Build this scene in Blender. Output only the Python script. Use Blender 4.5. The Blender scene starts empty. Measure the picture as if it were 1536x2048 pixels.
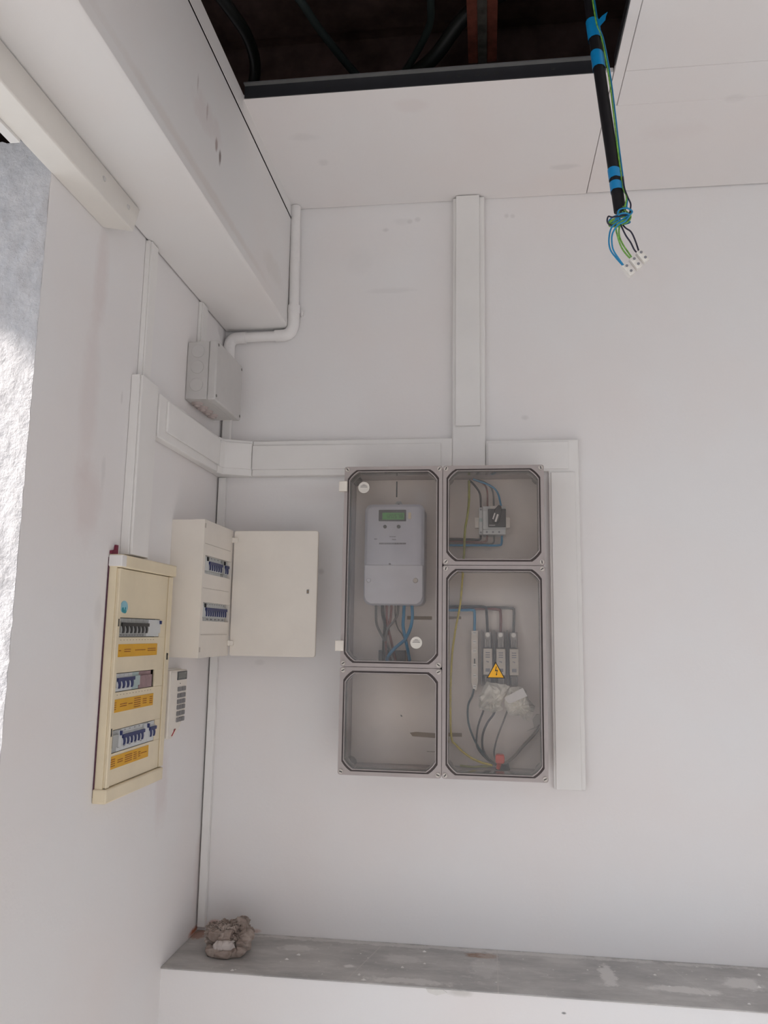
import bpy, bmesh, math, random
from mathutils import Vector, Matrix, noise
random.seed(7)
S = bpy.context.scene
COL = S.collection
PI = math.pi

# ------------------------------------------------------------------ camera
def make_camera():
    f, yaw, pitch, roll = 1574.44, -0.130435, 0.1524435, -0.01585
    cy, sy, cp, sp, cr, sr = math.cos(yaw), math.sin(yaw), math.cos(pitch), math.sin(pitch), math.cos(roll), math.sin(roll)
    fwd = Vector((sy*cp, cy*cp, sp)); right = Vector((cy, -sy, 0)); down = fwd.cross(right)
    r2 = right*cr + down*sr; d2 = -right*sr + down*cr
    cam = bpy.data.cameras.new('camera'); o = bpy.data.objects.new('camera', cam); COL.objects.link(o)
    m = Matrix((r2, -d2, -fwd)).transposed().to_4x4(); m.translation = (0.806, -2.27, 1.69)
    o.matrix_world = m
    cam.sensor_fit = 'HORIZONTAL'; cam.sensor_width = 36; cam.lens = f/1536*36
    cam.clip_start = 0.02; cam.clip_end = 200
    S.camera = o
make_camera()

# ------------------------------------------------------------------ world, sun, exposure
w = bpy.data.worlds.new('sky'); S.world = w; w.use_nodes = True
bg = w.node_tree.nodes['Background']
bg.inputs['Color'].default_value = (0.77, 0.868, 0.99, 1); bg.inputs['Strength'].default_value = 5.2
sun = bpy.data.lights.new('sun', 'SUN'); sun.energy = 15; sun.angle = math.radians(3.0); sun.color = (1.0, 0.94, 0.88)
so = bpy.data.objects.new('sun', sun); COL.objects.link(so)
so.rotation_euler = Vector((0.75, 0.30, -0.60)).to_track_quat('-Z', 'Y').to_euler()
def portal(name, loc, rot, sx, sy):
    l = bpy.data.lights.new(name, 'AREA'); l.shape = 'RECTANGLE'; l.size = sx; l.size_y = sy
    l.cycles.is_portal = True
    o = bpy.data.objects.new(name, l); COL.objects.link(o); o.location = loc; o.rotation_euler = rot
portal('portal_side', (-0.02, -3.1, 1.25), (0, -PI/2, 0), 2.4, 3.6)
portal('portal_front', (1.9, -5.98, 1.3), (PI/2, 0, 0), 3.2, 2.4)
S.view_settings.view_transform = 'Standard'; S.view_settings.look = 'None'
S.view_settings.gamma = 1.0; S.view_settings.use_curve_mapping = False
S.view_settings.exposure = -0.66
S.cycles.max_bounces = 10; S.cycles.diffuse_bounces = 7; S.cycles.transparent_max_bounces = 16
S.cycles.sample_clamp_indirect = 6

# ------------------------------------------------------------------ materials
def new_mat(name):
    m = bpy.data.materials.new(name); m.use_nodes = True
    nt = m.node_tree; return m, nt, nt.nodes['Principled BSDF']
def N(nt, t, **kw):
    n = nt.nodes.new(t)
    for k, v in kw.items():
        if k in n.inputs: n.inputs[k].default_value = v
        else: setattr(n, k, v)
    return n
def noise_node(nt, scale, detail=4, rough=0.6, vec=None):
    n = N(nt, 'ShaderNodeTexNoise'); n.inputs['Scale'].default_value = scale
    n.inputs['Detail'].default_value = detail; n.inputs['Roughness'].default_value = rough
    if vec: nt.links.new(vec, n.inputs['Vector'])
    return n
def geo_pos(nt):
    return N(nt, 'ShaderNodeNewGeometry').outputs['Position']
def ramp(nt, src, a, b, inv=False):
    n = N(nt, 'ShaderNodeMapRange'); n.inputs['From Min'].default_value = a; n.inputs['From Max'].default_value = b
    if inv: n.inputs['To Min'].default_value = 1; n.inputs['To Max'].default_value = 0
    nt.links.new(src, n.inputs['Value']); return n.outputs['Result']
def math_n(nt, op, a, b):
    n = N(nt, 'ShaderNodeMath', operation=op)
    for i, v in enumerate((a, b)):
        if isinstance(v, (int, float)): n.inputs[i].default_value = v
        else: nt.links.new(v, n.inputs[i])
    return n.outputs[0]
def mixc(nt, fac, a, b):
    n = N(nt, 'ShaderNodeMix', data_type='RGBA')
    if isinstance(fac, (int, float)): n.inputs[0].default_value = fac
    else: nt.links.new(fac, n.inputs[0])
    for sock, v in ((n.inputs[6], a), (n.inputs[7], b)):
        if isinstance(v, tuple): sock.default_value = (*v[:3], 1)
        else: nt.links.new(v, sock)
    return n.outputs[2]
def bump(nt, b, src, strength, dist):
    n = N(nt, 'ShaderNodeBump'); n.inputs['Strength'].default_value = strength; n.inputs['Distance'].default_value = dist
    nt.links.new(src, n.inputs['Height']); nt.links.new(n.outputs[0], b.inputs['Normal'])
def spot(nt, pos, c, rad, soft=0.4, wob=0.35, wscale=14):
    """0..1 mask of an irregular blot of given radii (m) at a fixed place on the surface"""
    off = N(nt, 'ShaderNodeVectorMath', operation='SUBTRACT'); nt.links.new(pos, off.inputs[0]); off.inputs[1].default_value = c
    sc = N(nt, 'ShaderNodeVectorMath', operation='DIVIDE'); nt.links.new(off.outputs[0], sc.inputs[0]); sc.inputs[1].default_value = rad
    ln = N(nt, 'ShaderNodeVectorMath', operation='LENGTH'); nt.links.new(sc.outputs[0], ln.inputs[0])
    nz = noise_node(nt, wscale, 5, 0.65, pos)
    d = math_n(nt, 'ADD', ln.outputs['Value'], math_n(nt, 'MULTIPLY', math_n(nt, 'SUBTRACT', nz.outputs['Fac'], 0.5), wob*2))
    return ramp(nt, d, 1-soft, 1.0, inv=True)

def plain(name, col, rough=0.5, metal=0.0, var=0.06, scale=30, bmp=0.0, spec=0.5):
    m, nt, b = new_mat(name); pos = geo_pos(nt)
    n = noise_node(nt, scale, 4, 0.6, pos)
    c2 = tuple(max(0, c*(1-var*2)) for c in col)
    nt.links.new(mixc(nt, ramp(nt, n.outputs['Fac'], 0.35, 0.7), col, c2), b.inputs['Base Color'])
    b.inputs['Roughness'].default_value = rough; b.inputs['Metallic'].default_value = metal
    b.inputs['Specular IOR Level'].default_value = spec
    if bmp: bump(nt, b, n.outputs['Fac'], bmp, 0.002)
    return m

def wall_paint(name, base, spots=(), rough=0.75, bstr=0.25, smudge=0.0):
    m, nt, b = new_mat(name); pos = geo_pos(nt)
    big = noise_node(nt, 2.2, 3, 0.5, pos)
    tint = tuple(c*k for c, k in zip(base, (1.0, 0.965, 0.95)))
    col = mixc(nt, ramp(nt, big.outputs['Fac'], 0.4, 0.7), base, tint)
    if smudge:
        sm = noise_node(nt, 7, 6, 0.75, pos)
        col = mixc(nt, math_n(nt, 'MULTIPLY', ramp(nt, sm.outputs['Fac'], 0.62, 0.8), smudge), col, tuple(c*0.7 for c in base))
    for c, r, colr, k, wb in spots:
        s = spot(nt, pos, c, r, soft=0.6, wob=wb)
        col = mixc(nt, math_n(nt, 'MULTIPLY', s, k), col, colr)
    nt.links.new(col, b.inputs['Base Color'])
    b.inputs['Roughness'].default_value = rough; b.inputs['Specular IOR Level'].default_value = 0.3
    f = noise_node(nt, 90, 6, 0.6, pos); g = noise_node(nt, 9, 3, 0.5, pos)
    h = math_n(nt, 'ADD', math_n(nt, 'MULTIPLY', f.outputs['Fac'], 0.35), g.outputs['Fac'])
    bump(nt, b, h, bstr, 0.004)
    return m

W_BASE = (0.79, 0.780, 0.778)
pink = (0.62, 0.50, 0.48); grey = (0.45, 0.43, 0.42); rust = (0.46, 0.12, 0.035)
M_wall_back = wall_paint('painted_wall_back', W_BASE, [
    ((0.55, 0, 2.955), (0.03, 0.1, 0.014), grey, 0.12, 0.9), ((0.872, 0, 2.957), (0.009, 0.1, 0.010), grey, 0.28, 0.6), ((0.890, 0, 2.955), (0.009, 0.1, 0.009), grey, 0.25, 0.6),
    ((0.42, 0, 2.83), (0.06, 0.1, 0.05), grey, 0.06, 0.9), ((0.52, 0, 2.73), (0.10, 0.1, 0.010), grey, 0.12, 1.2), ((0.60, 0, 2.96), (0.012, 0.1, 0.010), grey, 0.25, 0.6), ((0.575, 0, 2.955), (0.010, 0.1, 0.010), grey, 0.25, 0.6),
    ((0.50, 0, 2.93), (0.012, 0.1, 0.008), grey, 0.3, 0.6), ((0.92, 0, 2.32), (0.012, 0.1, 0.009), grey, 0.25, 0.5),
    ((0.055, 0, 0.872), (0.035, 0.1, 0.022), rust, 0.9, 0.7), ((0.11, 0, 0.868), (0.07, 0.1, 0.009), rust, 0.75, 0.8),
    ((0.325, 0, 1.865), (0.012, 0.1, 0.012), grey, 0.35, 0.6), ((0.15, 0, 1.60), (0.018, 0.1, 0.010), grey, 0.18, 0.6),
    ((0.30, 0, 2.10), (0.10, 0.1, 0.04), pink, 0.10, 0.6)], smudge=0.05)
M_wall_left = wall_paint('painted_wall_left', W_BASE, [
    ((0, -0.79, 2.42), (0.1, 0.035, 0.14), pink, 0.30, 0.5), ((0, -0.80, 2.16), (0.1, 0.045, 0.20), pink, 0.22, 0.5),
    ((0, -0.78, 1.95), (0.1, 0.07, 0.10), pink, 0.28, 0.5), ((0, -0.72, 2.02), (0.1, 0.012, 0.04), grey, 0.2, 0.6),
    ((0, -0.66, 2.20), (0.1, 0.006, 0.02), grey, 0.3, 0.6), ((0, -0.31, 1.31), (0.1, 0.05, 0.13), pink, 0.28, 0.6),
    ((0, -0.03, 0.868), (0.1, 0.045, 0.013), rust, 0.9, 0.6), ((0, -0.01, 1.02), (0.1, 0.05, 0.16), pink, 0.30, 0.6),
    ((0, -0.70, 1.72), (0.1, 0.02, 0.04), grey, 0.18, 0.9), ((0, -0.72, 1.60), (0.1, 0.02, 0.10), grey, 0.10, 0.9)], smudge=0.05)
M_wall_lower = wall_paint('painted_wall_lower', W_BASE, [
    ((0.98, -0.25, 0.825), (0.006, 0.1, 0.003), (0.2, .2, .2), 0.9, 0.6), ((0.74, -0.25, 0.852), (0.035, 0.1, 0.010), (0.5, .48, .44), 0.5, 0.8),
    ((1.27, -0.25, 0.800), (0.012, 0.1, 0.005), (0.22, .21, .2), 0.9, 0.8)])
M_wall_plain = wall_paint('painted_wall_plain', (0.77, 0.76, 0.755))
M_ceiling = wall_paint('painted_ceiling_board', (0.78, 0.76, 0.755), [
    ((0.62, -0.46, 3.0), (0.05, 0.03, 0.1), pink, 0.15, 0.8), ((0.32, -0.36, 3.0), (0.05, 0.02, 0.1), grey, 0.14, 0.9),
    ((1.03, -0.15, 3.0), (0.045, 0.015, 0.1), grey, 0.22, 0.9), ((0.35, -0.24, 3.0), (0.02, 0.02, 0.1), grey, 0.18, 0.9),
    ((1.30, -0.28, 3.0), (0.10, 0.06, 0.1), pink, 0.10, 0.9), ((1.42, -0.40, 3.0), (0.03, 0.02, 0.1), grey, 0.15, 0.9)], bstr=0.12, smudge=0.08)
M_beam = wall_paint('painted_beam_board', (0.77, 0.76, 0.75), [
    ((0.2, -0.695, 2.778), (0.1, 0.009, 0.018), (0.26, 0.18, 0.16), 0.75, 0.8), ((0.2, -0.668, 2.765), (0.1, 0.009, 0.022), (0.16, 0.11, 0.10), 0.85, 0.8),
    ((0.2, -0.76, 2.815), (0.1, 0.006, 0.025), (0.30, 0.22, 0.20), 0.5, 0.9), ((0.2, -0.82, 2.84), (0.1, 0.005, 0.03), (0.30, 0.22, 0.20), 0.4, 0.9),
    ((0.2, -0.76, 2.80), (0.1, 0.10, 0.04), pink, 0.22, 1.2), ((0.2, -0.75, 2.652), (0.1, 0.6, 0.018), (0.62, 0.54, 0.48), 0.28, 0.5),
    ((0.2, -0.2, 2.72), (0.1, 0.14, 0.04), (0.55, 0.50, 0.44), 0.18, 1.1)], bstr=0.15, smudge=0.08)

def rough_plaster():
    m, nt, b = new_mat('rough_plaster'); pos = geo_pos(nt)
    n = noise_node(nt, 28, 8, 0.7, pos); n2 = noise_node(nt, 70, 4, 0.6, pos)
    nt.links.new(mixc(nt, ramp(nt, n.outputs['Fac'], 0.35, 0.7), (0.44, 0.43, 0.44), (0.58, 0.56, 0.56)), b.inputs['Base Color'])
    b.inputs['Roughness'].default_value = 0.85
    bump(nt, b, math_n(nt, 'ADD', n.outputs['Fac'], math_n(nt, 'MULTIPLY', n2.outputs['Fac'], 0.5)), 0.8, 0.008)
    return m
M_plaster = rough_plaster()

def ledge_mat():
    m, nt, b = new_mat('worn_grey_stone'); pos = geo_pos(nt)
    mp = N(nt, 'ShaderNodeMapping'); mp.inputs['Scale'].default_value = (1.0, 2.6, 1.0); nt.links.new(pos, mp.inputs['Vector'])
    v = mp.outputs[0]
    a = noise_node(nt, 5.5, 6, 0.62, v); f = noise_node(nt, 24, 6, 0.7, v); c = noise_node(nt, 60, 3, 0.6, pos)
    col = mixc(nt, ramp(nt, a.outputs['Fac'], 0.35, 0.68), (0.34, 0.33, 0.32), (0.52, 0.505, 0.485))
    col = mixc(nt, math_n(nt, 'MULTIPLY', ramp(nt, f.outputs['Fac'], 0.56, 0.70), 0.45), col, (0.62, 0.60, 0.575))
    col = mixc(nt, math_n(nt, 'MULTIPLY', ramp(nt, c.outputs['Fac'], 0.68, 0.74), 0.8), col, (0.62, 0.60, 0.58))
    white = (0.70, 0.68, 0.655)
    for cc, r, colr, k, wb in [((0.79, -0.05, 0.86), (0.045, 0.022, 0.1), (0.24, 0.13, 0.07), 0.85, 0.6),
        ((1.27, -0.17, 0.86), (0.10, 0.022, 0.1), white, 0.8, 0.5), ((1.42, -0.11, 0.86), (0.055, 0.04, 0.1), white, 0.75, 0.6),
        ((1.10, -0.12, 0.86), (0.022, 0.07, 0.1), white, 0.7, 0.8), ((0.62, -0.23, 0.86), (0.12, 0.018, 0.1), white, 0.6, 0.9),
        ((0.585, -0.10, 0.86), (0.05, 0.03, 0.1), white, 0.35, 0.7), ((0.46, -0.17, 0.86), (0.018, 0.012, 0.1), (0.7, .68, .66), 0.9, 0.6),
        ((0.70, -0.015, 0.86), (0.9, 0.014, 0.1), white, 0.55, 0.9), ((0.30, -0.08, 0.86), (0.05, 0.02, 0.1), white, 0.45, 0.9),
        ((0.015, -0.03, 0.86), (0.022, 0.045, 0.1), (0.30, 0.13, 0.07), 0.7, 0.8), ((0.80, -0.11, 0.86), (0.04, 0.10, 0.1), white, 0.28, 0.9)]:
        col = mixc(nt, math_n(nt, 'MULTIPLY', spot(nt, pos, cc, r, 0.35, wb*1.3, 34), k), col, colr)
    # scored lines across the slab
    sx = N(nt, 'ShaderNodeSeparateXYZ'); nt.links.new(pos, sx.inputs[0])
    for x0, slope in ((0.53, 0.25), (0.83, 0.0), (1.25, -0.35)):
        d = math_n(nt, 'ABSOLUTE', math_n(nt, 'SUBTRACT', math_n(nt, 'SUBTRACT', sx.outputs[0], x0), math_n(nt, 'MULTIPLY', sx.outputs[1], slope)), 0)
        col = mixc(nt, math_n(nt, 'MULTIPLY', ramp(nt, d, 0.0008, 0.0022, inv=True), 0.6), col, (0.52, 0.50, 0.47))
    nt.links.new(col, b.inputs['Base Color'])
    b.inputs['Roughness'].default_value = 0.42
    bump(nt, b, f.outputs['Fac'], 0.15, 0.002)
    return m
M_ledge = ledge_mat()

M_trunk = plain('white_trunking_plastic', (0.80, 0.785, 0.765), 0.42, var=0.02, scale=8)
M_pipe = plain('white_painted_pvc', (0.82, 0.80, 0.79), 0.35, var=0.02)
M_greybox = plain('grey_box_plastic', (0.55, 0.535, 0.52), 0.45, var=0.03, scale=12)
M_glandpink = plain('grey_rubber_gland', (0.46, 0.39, 0.37), 0.6)
M_cream = plain('aged_cream_plastic', (0.79, 0.69, 0.50), 0.42, var=0.05, scale=9)
M_offwhite = plain('offwhite_plastic', (0.78, 0.73, 0.66), 0.38, var=0.03, scale=7)
M_dark = plain('dark_gap', (0.02, 0.015, 0.014), 0.8)
M_void = plain('unlit_void_dark', (0.13, 0.082, 0.072), 0.95, var=0.3, scale=6, spec=0.1)  # darkness of the unlit voids put into the base colour
M_slot = plain('black_slot', (0.03, 0.03, 0.03), 0.7)
M_blue = plain('breaker_blue', (0.014, 0.024, 0.12), 0.4)
M_black = plain('black_plastic', (0.012, 0.012, 0.014), 0.35)
M_brk = plain('breaker_light_grey', (0.62, 0.64, 0.64), 0.4, var=0.02)
M_brk2 = plain('breaker_mid_grey', (0.40, 0.41, 0.40), 0.45, var=0.03)
M_teal = plain('pale_teal_plastic', (0.40, 0.50, 0.49), 0.4)
M_redgrey = plain('faded_red_grey_plastic', (0.33, 0.22, 0.23), 0.5, var=0.12, scale=60)
M_yellow = plain('yellow_label', (0.72, 0.38, 0.015), 0.5, var=0.04)
M_print = plain('brown_print', (0.32, 0.10, 0.02), 0.6)
M_printk = plain('dark_print', (0.06, 0.05, 0.05), 0.6)
M_printg = plain('grey_print', (0.25, 0.25, 0.27), 0.6)
M_paleblue = plain('pale_blue_sticker', (0.25, 0.52, 0.62), 0.4)
M_cyan = plain('teal_print', (0.01, 0.30, 0.36), 0.4)
M_meter = plain('blue_grey_meter_plastic', (0.62, 0.63, 0.70), 0.38, var=0.02)
M_meterw = plain('pale_meter_cover', (0.68, 0.685, 0.74), 0.38, var=0.02)
M_frame = plain('dark_bezel', (0.07, 0.075, 0.08), 0.4)
M_lcd = plain('green_lcd', (0.10, 0.34, 0.10), 0.3, var=0.1)
M_lcdk = plain('dark_green_digits', (0.03, 0.12, 0.04), 0.4)
M_lcdgrey = plain('grey_lcd', (0.16, 0.165, 0.15), 0.25)
M_key = plain('grey_rubber_key', (0.22, 0.215, 0.22), 0.6)
M_red = plain('red_print', (0.42, 0.02, 0.03), 0.5)
M_redcap = plain('orange_red_plastic', (0.92, 0.07, 0.025), 0.45)
M_maroon = plain('maroon_plastic_scrap', (0.20, 0.02, 0.05), 0.6)
M_sticker = plain('white_sticker', (0.72, 0.68, 0.62), 0.5)
M_base = plain('smoky_brown_grey_plastic', (0.58, 0.52, 0.50), 0.38, var=0.05, scale=10)
M_rim = plain('smoky_lid_rim_plastic', (0.41, 0.36, 0.345), 0.30, var=0.05, scale=14)
M_gasket = plain('dark_gasket', (0.055, 0.038, 0.035), 0.45)
M_plate = plain('grey_mounting_plate', (0.88, 0.81, 0.745), 0.55, var=0.05, scale=6)
M_screw = plain('pale_plastic_screw', (0.62, 0.57, 0.52), 0.4)
M_metal = plain('galvanised_metal', (0.55, 0.52, 0.47), 0.32, metal=0.85)
M_brass = plain('nickel_bar', (0.62, 0.56, 0.48), 0.35, metal=0.35)
M_ceramic = plain('cream_fuse_body', (0.66, 0.60, 0.52), 0.45)
M_fusegrey = plain('grey_fuse_clip', (0.36, 0.33, 0.30), 0.4, metal=0.4)
M_white = plain('white_paper', (0.85, 0.83, 0.81), 0.7, var=0.01)
M_term = plain('white_terminal_plastic', (0.80, 0.77, 0.72), 0.35, var=0.02)
M_cond = plain('black_conduit_plastic', (0.009, 0.008, 0.010), 0.55, spec=0.3)
M_tape = plain('blue_insulating_tape', (0.005, 0.24, 0.54), 0.35, var=0.08)
M_wblue = plain('blue_wire', (0.01, 0.24, 0.48), 0.4)
M_wgreen = plain('green_yellow_wire', (0.22, 0.52, 0.08), 0.4, var=0.3, scale=120)
M_wyellow = plain('yellow_green_wire', (0.86, 0.68, 0.04), 0.4, var=0.12, scale=60)
M_wolive = plain('olive_green_wire', (0.46, 0.46, 0.08), 0.4, var=0.15, scale=60)
M_wnavy = plain('navy_black_wire', (0.012, 0.010, 0.03), 0.4)
M_wgrey = plain('grey_wire', (0.20, 0.19, 0.18), 0.45)
M_wdark = plain('dark_grey_wire', (0.07, 0.065, 0.065), 0.45)
M_wbrown = plain('brown_wire', (0.26, 0.11, 0.10), 0.45)
M_wlblue = plain('light_blue_wire', (0.05, 0.30, 0.55), 0.4)
M_cable = plain('dusty_black_cable', (0.010, 0.011, 0.010), 0.5)
M_cabled = plain('dusty_dark_cable', (0.022, 0.032, 0.030), 0.6)
M_tapebrown = plain('brown_tape_residue', (0.34, 0.26, 0.18), 0.7, var=0.1)
M_steel = plain('dark_steel_channel', (0.022, 0.022, 0.026), 0.5)
M_rustbeam = plain('red_primer_steel', (0.30, 0.085, 0.055), 0.7, var=0.25, scale=25)
M_rustgrey = plain('grimy_grey_web', (0.13, 0.115, 0.10), 0.8, var=0.3, scale=30)
M_foam = plain('crumbly_plaster_debris', (0.74, 0.72, 0.69), 0.9)

def cloth_mat():
    m, nt, b = new_mat('dirty_beige_cloth'); pos = geo_pos(nt)
    n = noise_node(nt, 26, 5, 0.6, pos)
    nt.links.new(mixc(nt, ramp(nt, n.outputs['Fac'], 0.35, 0.65), (0.26, 0.20, 0.17), (0.42, 0.355, 0.315)), b.inputs['Base Color'])
    b.inputs['Roughness'].default_value = 0.9
    f = noise_node(nt, 300, 3, 0.5, pos); bump(nt, b, f.outputs['Fac'], 0.3, 0.001)
    return m
M_cloth = cloth_mat()

def thin_clear(name, tint, refl_rough, haze=0.0, hazecol=(0.6, 0.57, 0.55)):
    """clear plastic sheet: transmits with a tint, reflects by Fresnel, a little pale haze mixed in"""
    m = bpy.data.materials.new(name); m.use_nodes = True; nt = m.node_tree; nt.nodes.clear()
    out = N(nt, 'ShaderNodeOutputMaterial')
    tr = N(nt, 'ShaderNodeBsdfTransparent'); tr.inputs[0].default_value = (*tint, 1)
    gl = N(nt, 'ShaderNodeBsdfGlossy'); gl.inputs['Roughness'].default_value = refl_rough
    fr = N(nt, 'ShaderNodeFresnel'); fr.inputs[0].default_value = 1.5
    mx = N(nt, 'ShaderNodeMixShader'); nt.links.new(fr.outputs[0], mx.inputs[0])
    nt.links.new(tr.outputs[0], mx.inputs[1]); nt.links.new(gl.outputs[0], mx.inputs[2])
    df = N(nt, 'ShaderNodeBsdfDiffuse'); df.inputs[0].default_value = (*hazecol, 1)
    pos = geo_pos(nt); n = noise_node(nt, 9, 4, 0.6, pos)
    k = math_n(nt, 'MULTIPLY', ramp(nt, n.outputs['Fac'], 0.2, 0.8), haze)
    mx2 = N(nt, 'ShaderNodeMixShader'); nt.links.new(k, mx2.inputs[0])
    nt.links.new(mx.outputs[0], mx2.inputs[1]); nt.links.new(df.outputs[0], mx2.inputs[2])
    nt.links.new(mx2.outputs[0], out.inputs[0]); return m
M_pane = thin_clear('smoked_clear_lid', (0.985, 0.968, 0.953), 0.06, 0.055, (0.78, 0.74, 0.71))  # pale haze mixed in to lift the interiors towards wall brightness
M_divider = thin_clear('clear_divider', (0.93, 0.91, 0.90), 0.1, 0.2)
M_bag = thin_clear('crinkled_polythene', (0.93, 0.92, 0.88), 0.25, 2.0, (0.84, 0.81, 0.73))

# ------------------------------------------------------------------ mesh helpers
class MB:
    def __init__(s): s.v = []; s.f = []
    def add(s, v, f):
        n = len(s.v); s.v += [tuple(p) for p in v]; s.f += [tuple(i+n for i in q) for q in f]; return s
    def box(s, x0, x1, y0, y1, z0, z1):
        x0, x1 = sorted((x0, x1)); y0, y1 = sorted((y0, y1)); z0, z1 = sorted((z0, z1))
        return s.add([(x0,y0,z0),(x1,y0,z0),(x1,y1,z0),(x0,y1,z0),(x0,y0,z1),(x1,y0,z1),(x1,y1,z1),(x0,y1,z1)],
            [(0,3,2,1),(4,5,6,7),(0,1,5,4),(1,2,6,5),(2,3,7,6),(3,0,4,7)])
    def prism(s, pts, axis, a, b):
        """polygon pts (2D) extruded along axis 'x','y','z' from a to b. 2D order: x->(y,z), y->(x,z), z->(x,y)"""
        mk = {'x': lambda p, t: (t, p[0], p[1]), 'y': lambda p, t: (p[0], t, p[1]), 'z': lambda p, t: (p[0], p[1], t)}[axis]
        n = len(pts)
        v = [mk(p, a) for p in pts]+[mk(p, b) for p in pts]
        f = [tuple(range(n)), tuple(range(2*n-1, n-1, -1))]+[(i, i+n, (i+1) % n+n, (i+1) % n) for i in range(n)]
        return s.add(v, f)
    def cyl(s, p0, p1, r, r1=None, seg=16):
        p0, p1 = Vector(p0), Vector(p1); r1 = r if r1 is None else r1
        d = (p1-p0).normalized(); u = d.orthogonal().normalized(); w2 = d.cross(u)
        v = []
        for p, rr in ((p0, r), (p1, r1)):
            for i in range(seg):
                a = 2*PI*i/seg; v.append(p+(u*math.cos(a)+w2*math.sin(a))*rr)
        f = [tuple(range(seg-1, -1, -1)), tuple(range(seg, 2*seg))]+[(i, (i+1) % seg, (i+1) % seg+seg, i+seg) for i in range(seg)]
        return s.add(v, f)
    def tube(s, pts, r, seg=10, sub=6, smooth=True):
        P = [Vector(p) for p in pts]
        if smooth and len(P) > 2:
            Q = []; E = [P[0]*2-P[1]]+P+[P[-1]*2-P[-2]]
            for i in range(1, len(E)-2):
                p0, p1, p2, p3 = E[i-1:i+3]
                for k in range(sub):
                    t = k/sub
                    Q.append(0.5*((2*p1)+(-p0+p2)*t+(2*p0-5*p1+4*p2-p3)*t*t+(-p0+3*p1-3*p2+p3)*t**3))
            Q.append(P[-1]); P = Q
        u = None; v = []
        for i, p in enumerate(P):
            d = (P[min(i+1, len(P)-1)]-P[max(i-1, 0)]).normalized()
            if u is None: u = d.orthogonal().normalized()
            u = (u-d*u.dot(d)).normalized(); w2 = d.cross(u)
            for k in range(seg):
                a = 2*PI*k/seg; v.append(p+(u*math.cos(a)+w2*math.sin(a))*r)
        n = len(P); f = [tuple(range(seg-1, -1, -1)), tuple(range((n-1)*seg, n*seg))]
        for i in range(n-1):
            for k in range(seg):
                f.append((i*seg+k, i*seg+(k+1) % seg, (i+1)*seg+(k+1) % seg, (i+1)*seg+k))
        return s.add(v, f)
def rrect(x0, x1, z0, z1, r, seg=6):
    pts = []
    for cx, cz, a0 in ((x1-r, z1-r, 0), (x0+r, z1-r, PI/2), (x0+r, z0+r, PI), (x1-r, z0+r, 3*PI/2)):
        for i in range(seg+1):
            a = a0+PI/2*i/seg; pts.append((cx+r*math.cos(a), cz+r*math.sin(a)))
    return pts
TINY = ('lettering', 'print_marks', 'printed_text', 'sticker_lettering', 'plate_lettering', 'sticker_print', 'digits', 'knob_mark')
def obj(name, mb, mat, parent=None, smooth=False, bevel=0, seg=2, label=None, local=False):
    me = bpy.data.meshes.new(name); me.from_pydata(mb.v, [], mb.f)
    bm = bmesh.new(); bm.from_mesh(me); bmesh.ops.recalc_face_normals(bm, faces=bm.faces); bm.to_mesh(me); bm.free()
    me.materials.append(mat)
    o = bpy.data.objects.new(name, me); COL.objects.link(o)
    if parent is not None:
        o.parent = parent
        if not local:
            r = parent
            off = Vector((0, 0, 0))
            while r is not None: off += r.location; r = r.parent
            me.transform(Matrix.Translation(-off))
    if smooth:
        for p in me.polygons: p.use_smooth = True
        try: me.set_sharp_from_angle(angle=math.radians(40))
        except Exception: pass
    if bevel:
        b = o.modifiers.new('edge', 'BEVEL'); b.width = bevel; b.segments = seg; b.limit_method = 'ANGLE'; b.angle_limit = math.radians(40)
        for p in me.polygons: p.use_smooth = True
        try: me.set_sharp_from_angle(angle=math.radians(50))
        except Exception: pass
        b.harden_normals = False
    if label: o['label'] = label
    if name in TINY: o['kind'] = 'stuff'
    return o
def thing(name, label, cat, loc=(0, 0, 0), group=None):
    o = bpy.data.objects.new(name, None); COL.objects.link(o); o.location = loc; o.empty_display_size = 0.05
    return tag(o, label, cat, group)
def tag(o, label, cat, group=None):
    o['label'] = label; o['category'] = cat
    if group: o['group'] = group
    return o
def struct(name, mb, mat, parent=None, **k):
    o = obj(name, mb, mat, parent, **k)
    if parent is None: o['kind'] = 'structure'
    return o
def bx(*a): return MB().box(*a)

# ------------------------------------------------------------------ room shell
CZ = 3.015            # ceiling underside
LZ = 0.862            # ledge top
RX, FY = 3.8, -6.0
struct('wall_back', bx(-0.0, RX, 0.0, 0.2, LZ-0.1, CZ+0.01), M_wall_back)
struct('wall_left', bx(-0.028, 0.0, -1.0, 0.0, 0.0, CZ), M_wall_left)
struct('wall_lower', bx(0.0, RX, -0.25, -0.0, 0.0, LZ-0.004), M_wall_lower)
struct('wall_right', bx(RX, RX+0.2, FY, 0.2, 0, CZ+0.9), M_wall_plain)
# street front behind the camera: piers, a sill and a header round one wide open doorway
struct('wall_front', MB().box(0, 0.3, FY-0.2, FY, 0, CZ).box(3.5, RX, FY-0.2, FY, 0, CZ).box(0.3, 3.5, FY-0.2, FY, 2.15, CZ), M_wall_plain)
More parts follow.
